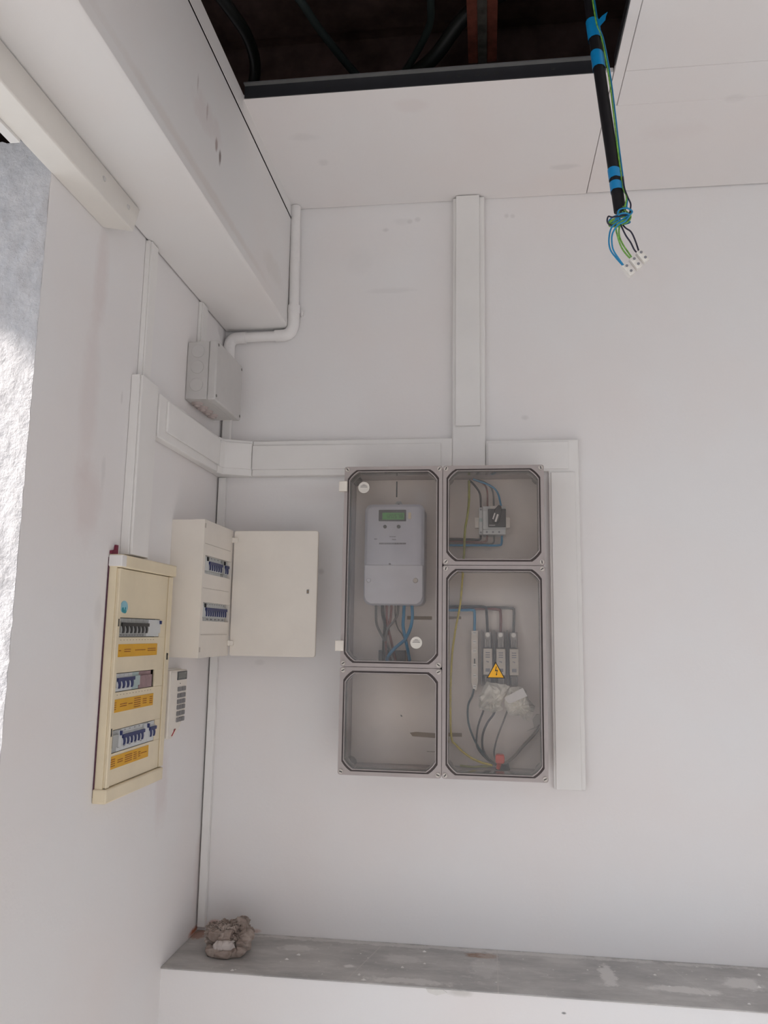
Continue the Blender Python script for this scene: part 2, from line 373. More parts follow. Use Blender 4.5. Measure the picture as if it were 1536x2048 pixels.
# left side beyond the opening
struct('wall_left_far', MB().box(-0.3, 0, FY, -4.9, 0, CZ).box(-0.3, -0.28, -4.9, -1.0, 2.78, CZ+0.8), M_wall_plain)
struct('floor', bx(-0.3, RX, FY, 0.2, -0.1, 0.0), plain('dusty_beige_floor', (0.42, 0.405, 0.395), 0.7, var=0.06, scale=3))
struct('sun_blocker', bx(-0.78, -0.301, -4.9, -0.6, 2.79, 2.83), M_wall_plain)  # unseen slab added to keep sun and sky off the upper reveal
struct('wall_opposite', bx(-14, 14, -14, -13.6, -0.1, 6.0), plain('pale_pink_street_facade', (0.58, 0.545, 0.53), 0.85, var=0.06, scale=1.5))
struct('ground', bx(-14, 14, -20, 6, -0.2, -0.1), plain('pale_pavement', (0.26, 0.25, 0.24), 0.85, var=0.1, scale=2))

# thick end of the left wall: rough plaster reveal, ragged top edge below a dark housing
def reveal():
    mb = MB(); nx, nz = 40, 300; x0, x1, z1 = -0.28, 0.0, 2.602
    for j in range(nz+1):
        for i in range(nx+1):
            x = x0+(x1-x0)*i/nx; z = z1*j/nz
            k = noise.fractal(Vector((x*38, 3.1, z*20)), 0.8, 2.1, 5)*0.004+noise.noise(Vector((x*9, 7, z*6)))*0.005
            if j == nz: z += noise.noise(Vector((x*60, 1, 2)))*0.012
            e = 0.0
            if i == nx: k = max(k*0.3, -0.002)+0.0; e = noise.noise(Vector((2, 5, z*45)))*0.0022
            mb.v.append((x+e, -1.0-abs(k)*1.0-0.001 if k > 0 else -1.0+k*0.4-0.001, z))
    for j in range(nz):
        for i in range(nx):
            a = j*(nx+1)+i; mb.f.append((a, a+1, a+nx+2, a+nx+1))
    # body behind the rough face
    mb.box(x0, -0.0285, -0.9999, -0.3, 0, 2.60)
    o = struct('wall_left_end', mb, M_plaster, smooth=True)
    return o
reveal()
struct('wall_housing', MB().box(-0.30, -0.285, -1.0, 0, 0, CZ+0.8).box(-0.285, -0.03, -0.70, -0.68, 2.605, CZ), M_void)

# dark space above the suspended ceiling
struct('wall_plenum', MB().box(-0.3, RX, 0.0, 0.2, CZ+0.012, 3.62), M_void)
def slab():
    mb = MB(); mb.box(-0.5, RX+0.2, FY-0.2, 0.2, 3.6, 3.8)
    for i in range(14):                                  # board-marked concrete soffit
        y = -0.14-i*0.19; mb.box(-0.02, RX, y-0.09, y+0.085, 3.585+0.006*(i % 2), 3.61)
    return mb
struct('ceiling_slab', slab(), M_void)

# suspended ceiling: boards are pieces of the ceiling
OX0, OX1, OY0, OY1 = 0.204, 1.1115, -0.527, -1.35
ceil = bpy.data.objects.new('ceiling', None); COL.objects.link(ceil); ceil['kind'] = 'structure'
T = 0.013
def board(x0, x1, y0, y1, dz=0.0):
    obj('ceiling_board', bx(x0, x1, y0, y1, CZ+dz, CZ+T+dz), M_ceiling, ceil, bevel=0.0008, seg=1)
board(0.2, 1.1105, OY0, -0.0015)
board(1.1125, 1.137, -1.60, -0.402, 0.0004)
board(1.1385, 2.30, -0.5265, -0.402, 0.0006)
board(1.1125, 2.30, -0.4014, -0.004, 0.001)
board(1.1382, 2.30, -1.72, -0.528)
board(2.302, RX, -0.5265, -0.003); board(2.302, RX, -1.72, -0.528, 0.001)
board(0.2, 1.1105, -2.55, OY1); board(1.1125, 2.30, -2.95, -1.722); board(2.302, RX, -2.95, -1.722)
board(0.2, 1.1105, FY, -2.552); board(1.1125, 2.30, FY, -2.952); board(2.302, RX, FY, -2.952)
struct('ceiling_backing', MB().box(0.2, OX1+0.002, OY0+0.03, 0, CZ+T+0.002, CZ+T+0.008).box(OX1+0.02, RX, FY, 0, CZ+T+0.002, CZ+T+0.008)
       .box(0.2, OX1+0.02, FY, OY1-0.02, CZ+T+0.002, CZ+T+0.008), M_void)
# thin dark metal channels framing the opening
ch = thing('ceiling_channel', 'dark metal ceiling channel along the wall side of the ceiling opening', 'metal channel', (0.65, OY0, CZ))
obj('web', bx(OX0+0.002, OX1-0.02, OY0-0.003, OY0, CZ+0.001, CZ+0.034), M_steel, ch)
obj('flange', bx(OX0+0.002, OX1-0.02, OY0-0.014, OY0-0.0005, CZ+0.034, CZ+0.0375), plain('light_steel_lip', (0.20, 0.20, 0.20), 0.45, metal=0.3), ch)
for x in (0.72, 0.745, 0.79, 0.81, 0.835, 0.42, 0.97):
    obj('punched_hole', MB().cyl((x, OY0-0.0032, CZ+0.018), (x, OY0-0.0045, CZ+0.018), 0.004, seg=8), M_slot, ch)
tag(obj('ceiling_channel', MB().box(OX1-0.002, OX1, OY1+0.01, OY0-0.02, CZ+0.002, CZ+0.03), M_steel),
    'dark steel channel on the right edge of the ceiling opening', 'metal channel')

# ------------------------------------------------------------------ boxed beam along the left wall
BZ = 2.613
beam = thing('boxed_beam', 'long white boxed-in beam running along the top of the left wall', 'beam', (0.1, -2.0, BZ))
mb = MB(); mb.prism([(0.004, BZ), (0.196, BZ), (0.2035, BZ+0.006), (0.2035, BZ+0.03), (0.2, BZ+0.03), (0.2, BZ+0.012), (0.004, BZ+0.012)], 'y', -4.9, -0.007)
obj('soffit_board', mb, M_beam, beam, bevel=0.001)
obj('side_board', bx(0.19, 0.2025, -4.9, -0.0065, BZ+0.030, 2.970), M_beam, beam, bevel=0.001)
obj('top_strip', bx(0.2014, 0.2030, -4.9, -0.0065, 2.9775, CZ+0.012), M_beam, beam)
obj('core', bx(0.002, 0.186, -4.9, -0.02, BZ+0.014, CZ+0.05), M_dark, beam)

# roller shutter rail under the beam
rail = thing('shutter_rail', 'cream-painted angled rail under the beam ending above the left wall', 'rail', (0.03, -1.5, 2.53))
def rail_mb():
    sec = [(0.0005, 2.533), (0.058, 2.530), (0.060, 2.5325), (0.0475, 2.6075), (0.045, 2.6105), (0.0005, 2.6105)]
    n = len(sec); mb = MB(); rows = []
    for t in (0, 1):
        for x, z in sec:
            yend = -0.80+0.055*((z-2.53)/0.08)+0.02*(x/0.06)
            rows.append((x, -4.9 if t == 0 else yend, z))
    return mb.add(rows, [tuple(range(n)), tuple(range(2*n-1, n-1, -1))]+[(i, (i+1) % n, (i+1) % n+n, i+n) for i in range(n)])
obj('rail_body', rail_mb(), plain('cream_painted_steel', (0.78, 0.75, 0.70), 0.5, var=0.03, scale=6), rail, bevel=0.001)
obj('lip', bx(-0.018, 0.0, -4.9, -1.10, 2.528, 2.534), M_trunk, rail)
for y, z in ((-0.903, 2.577), (-0.795, 2.578)):
    obj('screw', MB().cyl((0.0515, y, z), (0.0550, y, z), 0.0065, 0.0045, seg=12), M_greybox, rail, smooth=True)

# ------------------------------------------------------------------ stone ledge
ledge = thing('stone_ledge', 'grey paint-spattered stone ledge along the foot of the back wall', 'ledge', (1.5, -0.12, LZ))
obj('slab', bx(0.0005, RX-0.01, -0.256, -0.0005, LZ-0.004, LZ), M_ledge, ledge, bevel=0.002)
mb = MB(); random.seed(3)
for i in range(46):
    x = random.uniform(0.03, 1.5); y = -0.245*random.random()**0.8-0.004; r = random.choice((0.0012, 0.0016, 0.002, 0.0028, 0.0042))
    if 0.05 < x < 0.21 and -0.2 < y < -0.02: continue
    z0 = LZ
    n0 = len(mb.v); k = 6
    pts = [(x+r*random.uniform(.6, 1.3)*math.cos(2*PI*j/k)*1.4, y+r*random.uniform(.6, 1.3)*math.sin(2*PI*j/k), z0) for j in range(k)]
    mb.add(pts+[(x, y, z0+r*0.9)], [tuple(range(k-1, -1, -1))]+[(j, (j+1) % k, k) for j in range(k)])
o = obj('plaster_crumbs', mb, M_foam, ledge); o['kind'] = 'stuff'
# torn edge of filler under the ledge nose
obj('filler_scrap', MB().prism([(0.66, LZ-0.006), (0.70, LZ-0.005), (0.71, LZ-0.012), (0.685, LZ-0.019), (0.665, LZ-0.014)], 'y', -0.2515, -0.250), M_foam, bpy.data.objects['wall_lower'])

# ------------------------------------------------------------------ cable trunking
# -- narrow riser at top of the left wall
t = thing('cable_trunking', 'narrow white trunking dropping from the beam to the wide trunking on left wall', 'cable trunking', (0, -0.569, 2.27))
obj('base', bx(0.0005, 0.011, -0.594, -0.546, 2.272, BZ-0.002), M_trunk, t, bevel=0.001)
obj('cover', bx(0.011, 0.0145, -0.589, -0.551, 2.2725, BZ-0.003), M_trunk, t, bevel=0.001)
# -- wide riser on the left wall above the cream panel
t = thing('cable_trunking', 'wide white vertical trunking above the cream breaker panel', 'cable trunking', (0, -0.567, 1.86))
obj('base', bx(0.0005, 0.020, -0.621, -0.514, 1.853, 2.268), M_trunk, t, bevel=0.001)
obj('cover', bx(0.020, 0.026, -0.616, -0.530, 1.8535, 2.2675), M_trunk, t, bevel=0.0015)
# -- horizontal wide run on the left wall, then a chamfered corner piece, then the back wall
Z0, Z1 = 2.148, 2.256
t = thing('cable_trunking', 'wide white horizontal trunking on left wall leading into the corner', 'cable trunking', (0, -0.3, Z0))
obj('base', bx(0.0005, 0.024, -0.512, -0.085, Z0, Z1), M_trunk, t, bevel=0.003)
obj('cover', bx(0.024, 0.030, -0.47, -0.087, Z0+0.022, Z1-0.008), M_trunk, t, bevel=0.0015)
t = thing('trunking_corner', 'chamfered white trunking bend in the room corner', 'trunking bend', (0.04, -0.04, Z0))
sec = [(0.0005, -0.0845), (0.026, -0.0845), (0.032, -0.060), (0.098, -0.030), (0.1095, -0.026), (0.1095, -0.0005), (0.0005, -0.0005)]
obj('bend_body', MB().prism(sec, 'z', Z0, Z1), M_trunk, t, bevel=0.002)
sec = [(0.030, -0.0835), (0.036, -0.0625), (0.098, -0.0345), (0.1085, -0.031), (0.1085, -0.024), (0.09, -0.024), (0.025, -0.05), (0.024, -0.0835)]
obj('bend_cover', MB().prism(sec, 'z', Z0+0.020, Z1-0.009), M_trunk, t, bevel=0.0012)
t = thing('cable_trunking', 'wide white horizontal trunking on back wall between corner and meter cabinets', 'cable trunking', (0.4, 0, Z0))
obj('base', bx(0.110, 0.709, -0.026, -0.0005, Z0, Z1), M_trunk, t, bevel=0.003)
obj('cover', bx(0.111, 0.676, -0.032, -0.026, Z0+0.019, Z1-0.016), M_trunk, t, bevel=0.0012)
# -- central riser to the ceiling
t = thing('cable_trunking', 'tall white vertical trunking rising from above the cabinets to the ceiling', 'cable trunking', (0.755, 0, 2.25))
obj('base', bx(0.709, 0.805, -0.024, -0.0005, 2.148, CZ-0.004), M_trunk, t, bevel=0.003)
obj('cover', bx(0.719, 0.7895, -0.034, -0.024, 2.29, CZ-0.003), M_trunk, t, bevel=0.001)
# -- right hand run and drop
t = thing('cable_trunking', 'white trunking turning down the right side of the meter cabinets', 'cable trunking', (1.0, 0, 1.28))
L = [(0.806, 2.247), (1.069, 2.247), (1.069, 1.281), (0.984, 1.281), (0.984, 2.155), (0.806, 2.155)]
obj('base', MB().prism(L, 'y', -0.024, -0.0005), M_trunk, t, bevel=0.003)
obj('top_cover', bx(0.812, 1.040, -0.029, -0.024, 2.160, 2.239), M_trunk, t, bevel=0.001)
obj('side_cover', bx(0.990, 1.057, -0.029, -0.024, 1.282, 2.150), M_trunk, t, bevel=0.001)
# -- slim trunking down the corner
t = thing('corner_trunking', 'slim white trunking running down the room corner to the ledge', 'cable trunking', (0.015, 0, LZ))
obj('lower_length', bx(0.0045, 0.027, -0.018, -0.0005, LZ+0.012, Z0-0.001), M_trunk, t, bevel=0.002)
obj('upper_length', bx(0.008, 0.034, -0.018, -0.0005, Z1+0.001, 2.50), M_trunk, t, bevel=0.002)
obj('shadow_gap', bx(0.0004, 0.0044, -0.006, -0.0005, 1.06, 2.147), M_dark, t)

# ------------------------------------------------------------------ white PVC pipe round the beam end
pipe = thing('conduit_pipe', 'white bent pipe down from the ceiling and under the beam to the corner', 'pipe', (0.218, -0.02, 2.6))
R = 0.0155; PY = -0.0195
obj('upright_tube', MB().cyl((0.2205, PY, 2.66), (0.2155, PY, CZ-0.002), R, seg=20), M_pipe, pipe, smooth=True)
obj('horizontal_tube', MB().cyl((0.055, PY, 2.586), (0.190, PY, 2.589), R-0.0005, seg=20), M_pipe, pipe, smooth=True)
def elbow(c0, corner, c1, r, k=6):
    c0, corner, c1 = map(Vector, (c0, corner, c1)); P = []
    for i in range(k+1):
        t = i/k; P.append(c0*(1-t)**2+corner*2*t*(1-t)+c1*t*t)
    return P
pts = [Vector((0.2205, PY, 2.675))]+elbow((0.2205, PY, 2.632), (0.2205, PY, 2.5895), (0.188, PY, 2.5895), R)+[Vector((0.165, PY, 2.589))]
obj('elbow', MB().tube(pts, R+0.0025, seg=20, smooth=False), M_pipe, pipe, smooth=True)
pts = [Vector((0.072, PY, 2.586))]+elbow((0.048, PY, 2.586), (0.0195, PY, 2.586), (0.0195, PY, 2.556), R)+[Vector((0.0195, PY, 2.50))]
obj('elbow', MB().tube(pts, R+0.0022, seg=20, smooth=False), M_pipe, pipe, smooth=True)
obj('coupling', MB().cyl((0.2205, PY, 2.657), (0.2203, PY, 2.684), R+0.0035, seg=20), M_pipe, pipe, smooth=True)
obj('pipe_clip', MB().box(0.2405, 0.247, -0.012, -0.0005, 2.655, 2.672), M_pipe, pipe, bevel=0.001)

# small channel above grey box
t = thing('cable_trunking', 'short white trunking from beam down to the grey junction box', 'cable trunking', (0, -0.214, 2.47))
obj('base', bx(0.0005, 0.009, -0.239, -0.190, 2.466, BZ-0.002), M_trunk, t, bevel=0.001)
obj('cover', bx(0.009, 0.012, -0.235, -0.194, 2.467, BZ-0.003), M_trunk, t, bevel=0.001)

# ------------------------------------------------------------------ grey junction box
jb = thing('junction_box', 'grey square junction box under the beam near the corner', 'junction box', (0.0, -0.19, 2.30))
obj('body', bx(0.0005, 0.062, -0.302, -0.084, 2.305, 2.468), M_greybox, jb, bevel=0.003)
obj('lid', bx(0.0625, 0.086, -0.304, -0.082, 2.303, 2.470), M_greybox, jb, bevel=0.004)
for y, z in ((-0.296, 2.458), (-0.092, 2.458), (-0.296, 2.315), (-0.092, 2.315)):
    obj('lid_screw', MB().cyl((0.0855, y, z), (0.0872, y, z), 0.0042, seg=12).box(0.0872, 0.0876, y-0.0032, y+0.0032, z-0.0007, z+0.0007), M_wgrey, jb, smooth=True)
for z in (2.440, 2.395, 2.345):
    k = MB().cyl((0.031, -0.3022, z), (0.031, -0.3038, z), 0.0185, 0.0180, seg=28)
    obj('knockout', k, M_greybox, jb, smooth=True, bevel=0.0006)
for y in (-0.265, -0.225, -0.185, -0.145):
    obj('gland', MB().cyl((0.022, y, 2.3055), (0.022, y, 2.298), 0.0165, 0.013, seg=20).cyl((0.022, y, 2.298), (0.022, y, 2.294), 0.009, 0.006, seg=16), M_glandpink, jb, smooth=True)

# ------------------------------------------------------------------ breakers (as parts of cabinets on the left wall)
def breaker(parent, x, y0, wdt, z0, z1, body, lever=None, name='circuit_breaker'):
    """one breaker module on the left wall; front at X=x, spans Y y0..y0+wdt; hooked lever in the middle"""
    h = z1-z0; zm = z0+h*0.60
    mb = MB().box(x-0.030, x, y0+0.0004, y0+wdt-0.0004, z0, z1)
    mb.box(x, x+0.004, y0+0.0006, y0+wdt-0.0006, z0+h*0.22, z1-h*0.20)
    b = obj(name, mb, body, parent)
    if lever:
        m2 = MB().box(x+0.004, x+0.0075, y0, y0+wdt, zm-0.001, zm+0.0065)
        yc = y0+wdt*0.42; P = []
        for i in range(7):
            a = i/6; zz = zm-0.001-0.0150*a
            P.append((yc+wdt*0.20*math.sin(a*PI*0.9), zz))
        wv = wdt*0.25
        poly = [(p[0]-wv*(1-0.35*i/6), p[1]) for i, p in enumerate(P)]+[(p[0]+wv*(1-0.35*i/6), p[1]) for i, p in reversed(list(enumerate(P)))]
        m2.prism(poly, 'x', x+0.004, x+0.0062)
        obj('lever', m2, lever, b)
    return b
def rcd(parent, x, y0, wdt, z0, z1, body, btn, yb=0.25):
    h = z1-z0
    b = obj('residual_current_device', MB().box(x-0.03, x, y0+0.0004, y0+wdt-0.0004, z0, z1).box(x, x+0.004, y0+0.001, y0+wdt-0.001, z0+h*0.2, z1-h*0.02), body, parent)
    yb = y0+wdt*yb
    obj('test_button', MB().prism([(yb-0.0035, z1-h*0.05), (yb+0.0035, z1-h*0.05), (yb+0.0028, z1-h*0.26), (yb-0.002, z1-h*0.26)], 'x', x+0.004, x+0.008), btn, b)
    return b
def small_print(parent, x, y0, y1, z, n, mat, h=0.0012, wd=0.5):
    mb = MB(); st = (y1-y0)/n
    for i in range(n): mb.box(x, x+0.0004, y0+st*i+st*(1-wd)/2, y0+st*(i+1)-st*(1-wd)/2, z-h/2, z+h/2)
    obj('print_marks', mb, mat, parent)

M_seam = plain('faint_cover_seam', (0.50, 0.45, 0.40), 0.6)
# ---- off-white cabinet with open door
cab = thing('breaker_cabinet', 'off-white surface breaker cabinet with its door swung open beside the corner', 'electrical cabinet', (0, -0.22, 1.622))
CX, CY0, CY1, CB, CT = 0.088, -0.338, -0.106, 1.621, 1.972
CYb = CY1
obj('housing', MB().box(0.0042, 0.0602, CY0, CY0+0.004, CB, CT).box(0.0042, 0.0602, CY1-0.004, CY1, CB, CT).box(0.0042, 0.0602, CY0+0.0041, CY1-0.0041, CB, CB+0.004)
    .box(0.0042, 0.0602, CY0+0.0041, CY1-0.0041, CT-0.004, CT).box(0.0002, 0.0041, CY0, CY1, CB, CT), M_offwhite, cab)
def front_with_windows(x0, x1, y0, y1, z0, z1, wins):
    mb = MB(); zs = z0
    for (wy0, wy1, wz0, wz1) in sorted(wins, key=lambda q: q[2]):
        mb.box(x0, x1, y0, y1, zs, wz0); mb.box(x0, x1, y0, wy0, wz0, wz1); mb.box(x0, x1, wy1, y1, wz0, wz1); zs = wz1
    mb.box(x0, x1, y0, y1, zs, z1); return mb
obj('front_cover', front_with_windows(0.060, CX, CY0-0.0006, CY1+0.0006, CB-0.0006, CT+0.0006, [(-0.322, -0.112, 1.834, 1.882), (-0.322, -0.112, 1.713, 1.761)]), M_offwhite, cab)
for z in (1.9115, 1.797, 1.6785):
    obj('cover_joint', bx(CX, CX+0.0006, -0.329, -0.125, z-0.0006, z+0.0006), M_seam, cab)
for z in (1.957, 1.641):
    obj('cover_clip', bx(CX, CX+0.0014, CY0+0.002, CY0+0.008, z-0.006, z+0.006), M_seam, cab)
xb = CX-0.012
# upper row
breaker(cab, xb, -0.322, 0.022, 1.834, 1.882, M_brk, name='blank_filler')
rcd(cab, xb, -0.300, 0.028, 1.834, 1.882, M_brk, M_black, 0.55)
for i in range(6): breaker(cab, xb, -0.272+i*0.0175, 0.0175, 1.834, 1.882, M_brk, M_blue)
rcd(cab, xb, -0.167, 0.024, 1.834, 1.882, M_brk2, M_black, 0.75)
for i in range(2): breaker(cab, xb, -0.143+i*0.0155, 0.0155, 1.834, 1.882, M_brk, M_blue)
# lower row
breaker(cab, xb, -0.322, 0.026, 1.713, 1.761, M_brk, name='blank_filler')
rcd(cab, xb, -0.296, 0.014, 1.713, 1.761, M_brk, M_black, 0.6)
for i in range(10): breaker(cab, xb, -0.282+i*0.0168, 0.0168, 1.713, 1.761, M_brk, M_blue)
small_print(cab, xb+0.001, -0.27, -0.12, 1.7575, 8, M_printg, 0.0018, 0.3); small_print(cab, xb+0.001, -0.27, -0.12, 1.7185, 5, M_printg, 0.003, 0.4)
small_print(cab, xb+0.001, -0.26, -0.18, 1.8785, 3, M_printg, 0.0018, 0.3)
# door hinged on the corner side, opened till it faces the camera
dy = -0.108; dx0, dx1 = 0.0915, 0.337
door = obj('door', MB().prism(rrect(dx0, dx1, 1.6205, 1.9725, 0.007), 'y', dy, dy+0.0115), M_offwhite, cab, smooth=True, bevel=0.002)
mb = MB()   # raised return edge round the door back (door seen from inside)
for (a, b_, c, d) in ((dx1-0.006, dx1-0.001, 1.628, 1.965),):
    mb.box(a, b_, dy-0.004, dy, c, d)
obj('catch', bx(0.3085, 0.3145, dy-0.002, dy, 1.795, 1.806), M_printg, door)
obj('catch_hole', bx(0.3095, 0.3135, dy-0.0024, dy-0.002, 1.797, 1.804), M_tapebrown, door)
for z in (1.6555, 1.9445):
    obj('hinge', MB().box(CX-0.006, CX+0.016, dy-0.007, dy-0.001, z-0.0065, z+0.0065).cyl((CX+0.002, dy-0.005, z-0.0075), (CX+0.002, dy-0.005, z+0.0075), 0.0035, seg=10), M_offwhite, cab, bevel=0.0008)

# ---- cream flush panel
cp = thing('distribution_board', 'tall yellowed cream breaker panel with three breaker rows on left wall', 'electrical panel', (0, -0.52, 1.34))
PX = 0.024; PY0, PY1 = -0.665, -0.378
W = [(-0.650, -0.436, 1.672, 1.714), (-0.650, -0.450, 1.556, 1.596), (-0.650, -0.432, 1.430, 1.478)]
obj('housing', MB().box(0.0005, PX-0.004, PY0-0.004, PY0, 1.34, 1.845).box(0.0005, PX-0.004, PY1, PY1+0.004, 1.34, 1.845).box(0.0005, 0.002, PY0, PY1, 1.34, 1.845), M_cream, cp, bevel=0.0008)
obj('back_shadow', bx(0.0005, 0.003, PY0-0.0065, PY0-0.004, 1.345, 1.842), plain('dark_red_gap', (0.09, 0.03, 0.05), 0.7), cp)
obj('front_cover', front_with_windows(PX-0.004, PX, PY0-0.002, PY1+0.002, 1.364, 1.819, W), M_cream, cp, bevel=0.0006)
# raised rim around the recessed front
obj('side_frame', bx(PX, PX+0.0045, PY0-0.004, PY0+0.010, 1.364, 1.819), M_cream, cp, bevel=0.0015)
obj('side_frame', bx(PX, PX+0.003, PY1-0.022, PY1+0.003, 1.364, 1.819), M_cream, cp, bevel=0.0015)
obj('top_cap', bx(0.0005, PX+0.007, PY0-0.006, PY1+0.012, 1.8205, 1.849), M_cream, cp, bevel=0.003)
obj('bottom_cap', bx(0.0005, PX+0.007, PY0-0.008, PY1-0.004, 1.3335, 1.3625), M_cream, cp, bevel=0.003)
obj('painted_corner', bx(0.0008, PX+0.0078, PY0-0.0068, PY0+0.017, 1.8225, 1.8475), M_trunk, cp, bevel=0.002)
for y, z in ((-0.664, 1.703), (-0.664, 1.475), (-0.392, 1.625), ):
    obj('latch_slot', bx(PX+0.0035, PX+0.0052, y, y+0.004, z-0.008, z+0.008), M_slot, cp)
o = obj('sticker', MB().prism([(-0.632+0.0175*math.cos(a), 1.737+0.0135*math.sin(a)) for a in [2*PI*i/28 for i in range(28)]], 'x', PX, PX+0.0006), M_paleblue, cp, label='round pale blue sticker')
mb = MB()
for cy_, cz_, ry, rz in ((-0.638, 1.731, 0.0048, 0.0055), (-0.628, 1.7275, 0.0075, 0.0042), (-0.626, 1.734, 0.0025, 0.003)):
    mb.prism([(cy_+ry*math.cos(a), cz_+rz*math.sin(a)) for a in [2*PI*i/16 for i in range(16)]], 'x', PX+0.0006, PX+0.0010)
obj('sticker_print', mb, M_cyan, o)
obj('row_back', MB().box(0.003, 0.005, -0.655, -0.42, 1.42, 1.72), M_dark, cp)
xb = PX-0.001
# row one: seven black levers, then a pale wide device
z0, z1 = 1.6735, 1.7125
for i in range(7): breaker(cp, xb, -0.647+i*0.0198, 0.0198, z0, z1, M_brk2, M_black)
rcd(cp, xb, -0.508, 0.071, z0, z1, M_brk, M_blue, 0.93)
small_print(cp, xb+0.0005, -0.645, -0.52, z0+0.003, 9, M_printk, 0.0012, 0.7)
# row two
z0, z1 = 1.5575, 1.5945
for i in range(4): breaker(cp, xb, -0.649+i*0.0205, 0.0205, z0, z1, M_brk, M_blue)
o = breaker(cp, xb, -0.567, 0.033, z0, z1, M_teal, name='teal_module')
o = obj('faded_module', MB().box(xb-0.03, xb-0.003, -0.5335, -0.462, z0, z1).box(xb-0.003, xb+0.0015, -0.5335, -0.464, z0, z1-0.009), M_redgrey, cp, label='faded reddish grey module')
# row three
z0, z1 = 1.4315, 1.4765
breaker(cp, xb, -0.650, 0.026, z0, z1, M_brk2, name='blank_filler')
rcd(cp, xb, -0.624, 0.017, z0, z1, M_brk, M_blue, 0.45)
for i in range(6): breaker(cp, xb, -0.607+i*0.0183, 0.0183, z0, z1, M_brk, M_blue)
rcd(cp, xb, -0.497, 0.028, z0, z1, M_brk, M_blue, 0.7)
for i in range(2): breaker(cp, xb, -0.469+i*0.018, 0.018, z0, z1, M_brk, M_blue)
small_print(cp, xb+0.0005, -0.60, -0.48, z1-0.003, 5, M_printg, 0.002, 0.2); small_print(cp, xb+0.0005, -0.63, -0.49, z0+0.009, 5, M_printg, 0.004, 0.35)
# yellow label strips with rows of tiny lettering
random.seed(11)
for (y0, y1, z0, z1, segs) in ((-0.652, -0.446, 1.630, 1.657, ((0.03, .08, 1), (0.16, .31, 2), (0.42, .68, 1), (0.74, .96, 2))),
                               (-0.656, -0.452, 1.514, 1.541, ((0.02, .07, 4), (0.16, .32, 2), (0.36, .46, 1), (0.50, .66, 5), (0.72, .82, 3), (0.9, .98, 4))),
                               (-0.657, -0.462, 1.398, 1.424, ((0.02, .14, 4), (0.2, .33, 2), (0.38, .56, 4), (0.6, .68, 4), (0.72, .78, 3), (0.80, .95, 1)))):
    lb = obj('label_strip', bx(PX, PX+0.0012, y0, y1, z0, z1), M_yellow, cp, label='yellow label strip')
    mb = MB(); wdt = y1-y0; h = z1-z0
    for a, b_, rows in segs:
        for r in range(rows):
            zz = z0+h*(0.5+(rows/2-r-0.5)*0.17); y = y0+wdt*a
            while y < y0+wdt*b_:
                l = random.uniform(0.0015, 0.004); mb.box(PX+0.0012, PX+0.0015, y, min(y+l, y0+wdt*b_), zz-0.0009, zz+0.0009); y += l+0.0009
    obj('lettering', mb, M_print, lb)
small_print(cp, PX, -0.645, -0.46, 1.666, 12, M_tapebrown, 0.0012, 0.25); small_print(cp, PX, -0.645, -0.46, 1.550, 12, M_tapebrown, 0.0012, 0.25)
# maroon scrap on top left corner of the panel
tag(obj('plastic_scrap', MB().prism([(-0.668, 1.850), (-0.640, 1.850), (-0.640, 1.871), (-0.648, 1.871), (-0.650, 1.860), (-0.668, 1.857)], 'x', 0.0005, 0.006), M_maroon),
    'small maroon plastic scrap poking above the top left corner of the cream panel', 'scrap')

# ---- alarm keypad
kp = thing('alarm_keypad', 'white wall keypad with small grey display and grey buttons beside the cream panel', 'keypad', (0, -0.30, 1.42))
sec = [(-0.362, 1.420), (-0.329, 1.417), (-0.282, 1.440), (-0.252, 1.466), (-0.243, 1.495), (-0.243, 1.585), (-0.250, 1.591), (-0.362, 1.592)]
obj('backplate', MB().prism(sec, 'x', 0.0005, 0.012), M_trunk, kp, bevel=0.001)
sec2 = [(-0.361, 1.424), (-0.331, 1.420), (-0.285, 1.442), (-0.256, 1.468), (-0.247, 1.497), (-0.247, 1.583), (-0.253, 1.588), (-0.361, 1.589)]
obj('front_shell', MB().prism(sec2, 'x', 0.012, 0.028), M_offwhite, kp, bevel=0.003)
kx = 0.028
obj('flap', MB().prism([(-0.358, 1.432), (-0.336, 1.428), (-0.326, 1.436), (-0.326, 1.582), (-0.358, 1.584)], 'x', kx, kx+0.0015), M_offwhite, kp, bevel=0.0006)
dsp = obj('display', MB().prism(rrect(-0.317, -0.254, 1.5635, 1.5845, 0.001), 'x', kx, kx+0.0012), M_frame, kp)
obj('screen', bx(kx+0.0012, kx+0.0015, -0.312, -0.259, 1.5665, 1.5815), M_lcdgrey, dsp)
obj('indicator', bx(kx, kx+0.0006, -0.297, -0.293, 1.5535, 1.5555), M_slot, kp)
rows = [1.5405, 1.5245, 1.5095, 1.4955, 1.4800, 1.4645]
for ri, zc in enumerate(rows):
    if ri == 0: ks = [(-0.311, -0.287), (-0.283, -0.259)]
    elif ri == 1: ks = [(-0.311, -0.296), (-0.292, -0.259)]
    else: ks = [(-0.311, -0.295), (-0.293, -0.277), (-0.275, -0.259)]
    for ki, (a, b_) in enumerate(ks):
        obj('key', MB().prism(rrect(a, b_, zc-0.0055, zc+0.0055, 0.0025, 3), 'x', kx, kx+0.0022), M_key, kp)
obj('red_mark', MB().prism([(-0.341, 1.4285), (-0.334, 1.4285), (-0.312, 1.4435), (-0.319, 1.4440)], 'x', kx+0.0015, kx+0.0021), M_red, kp, label='small slanted red mark')

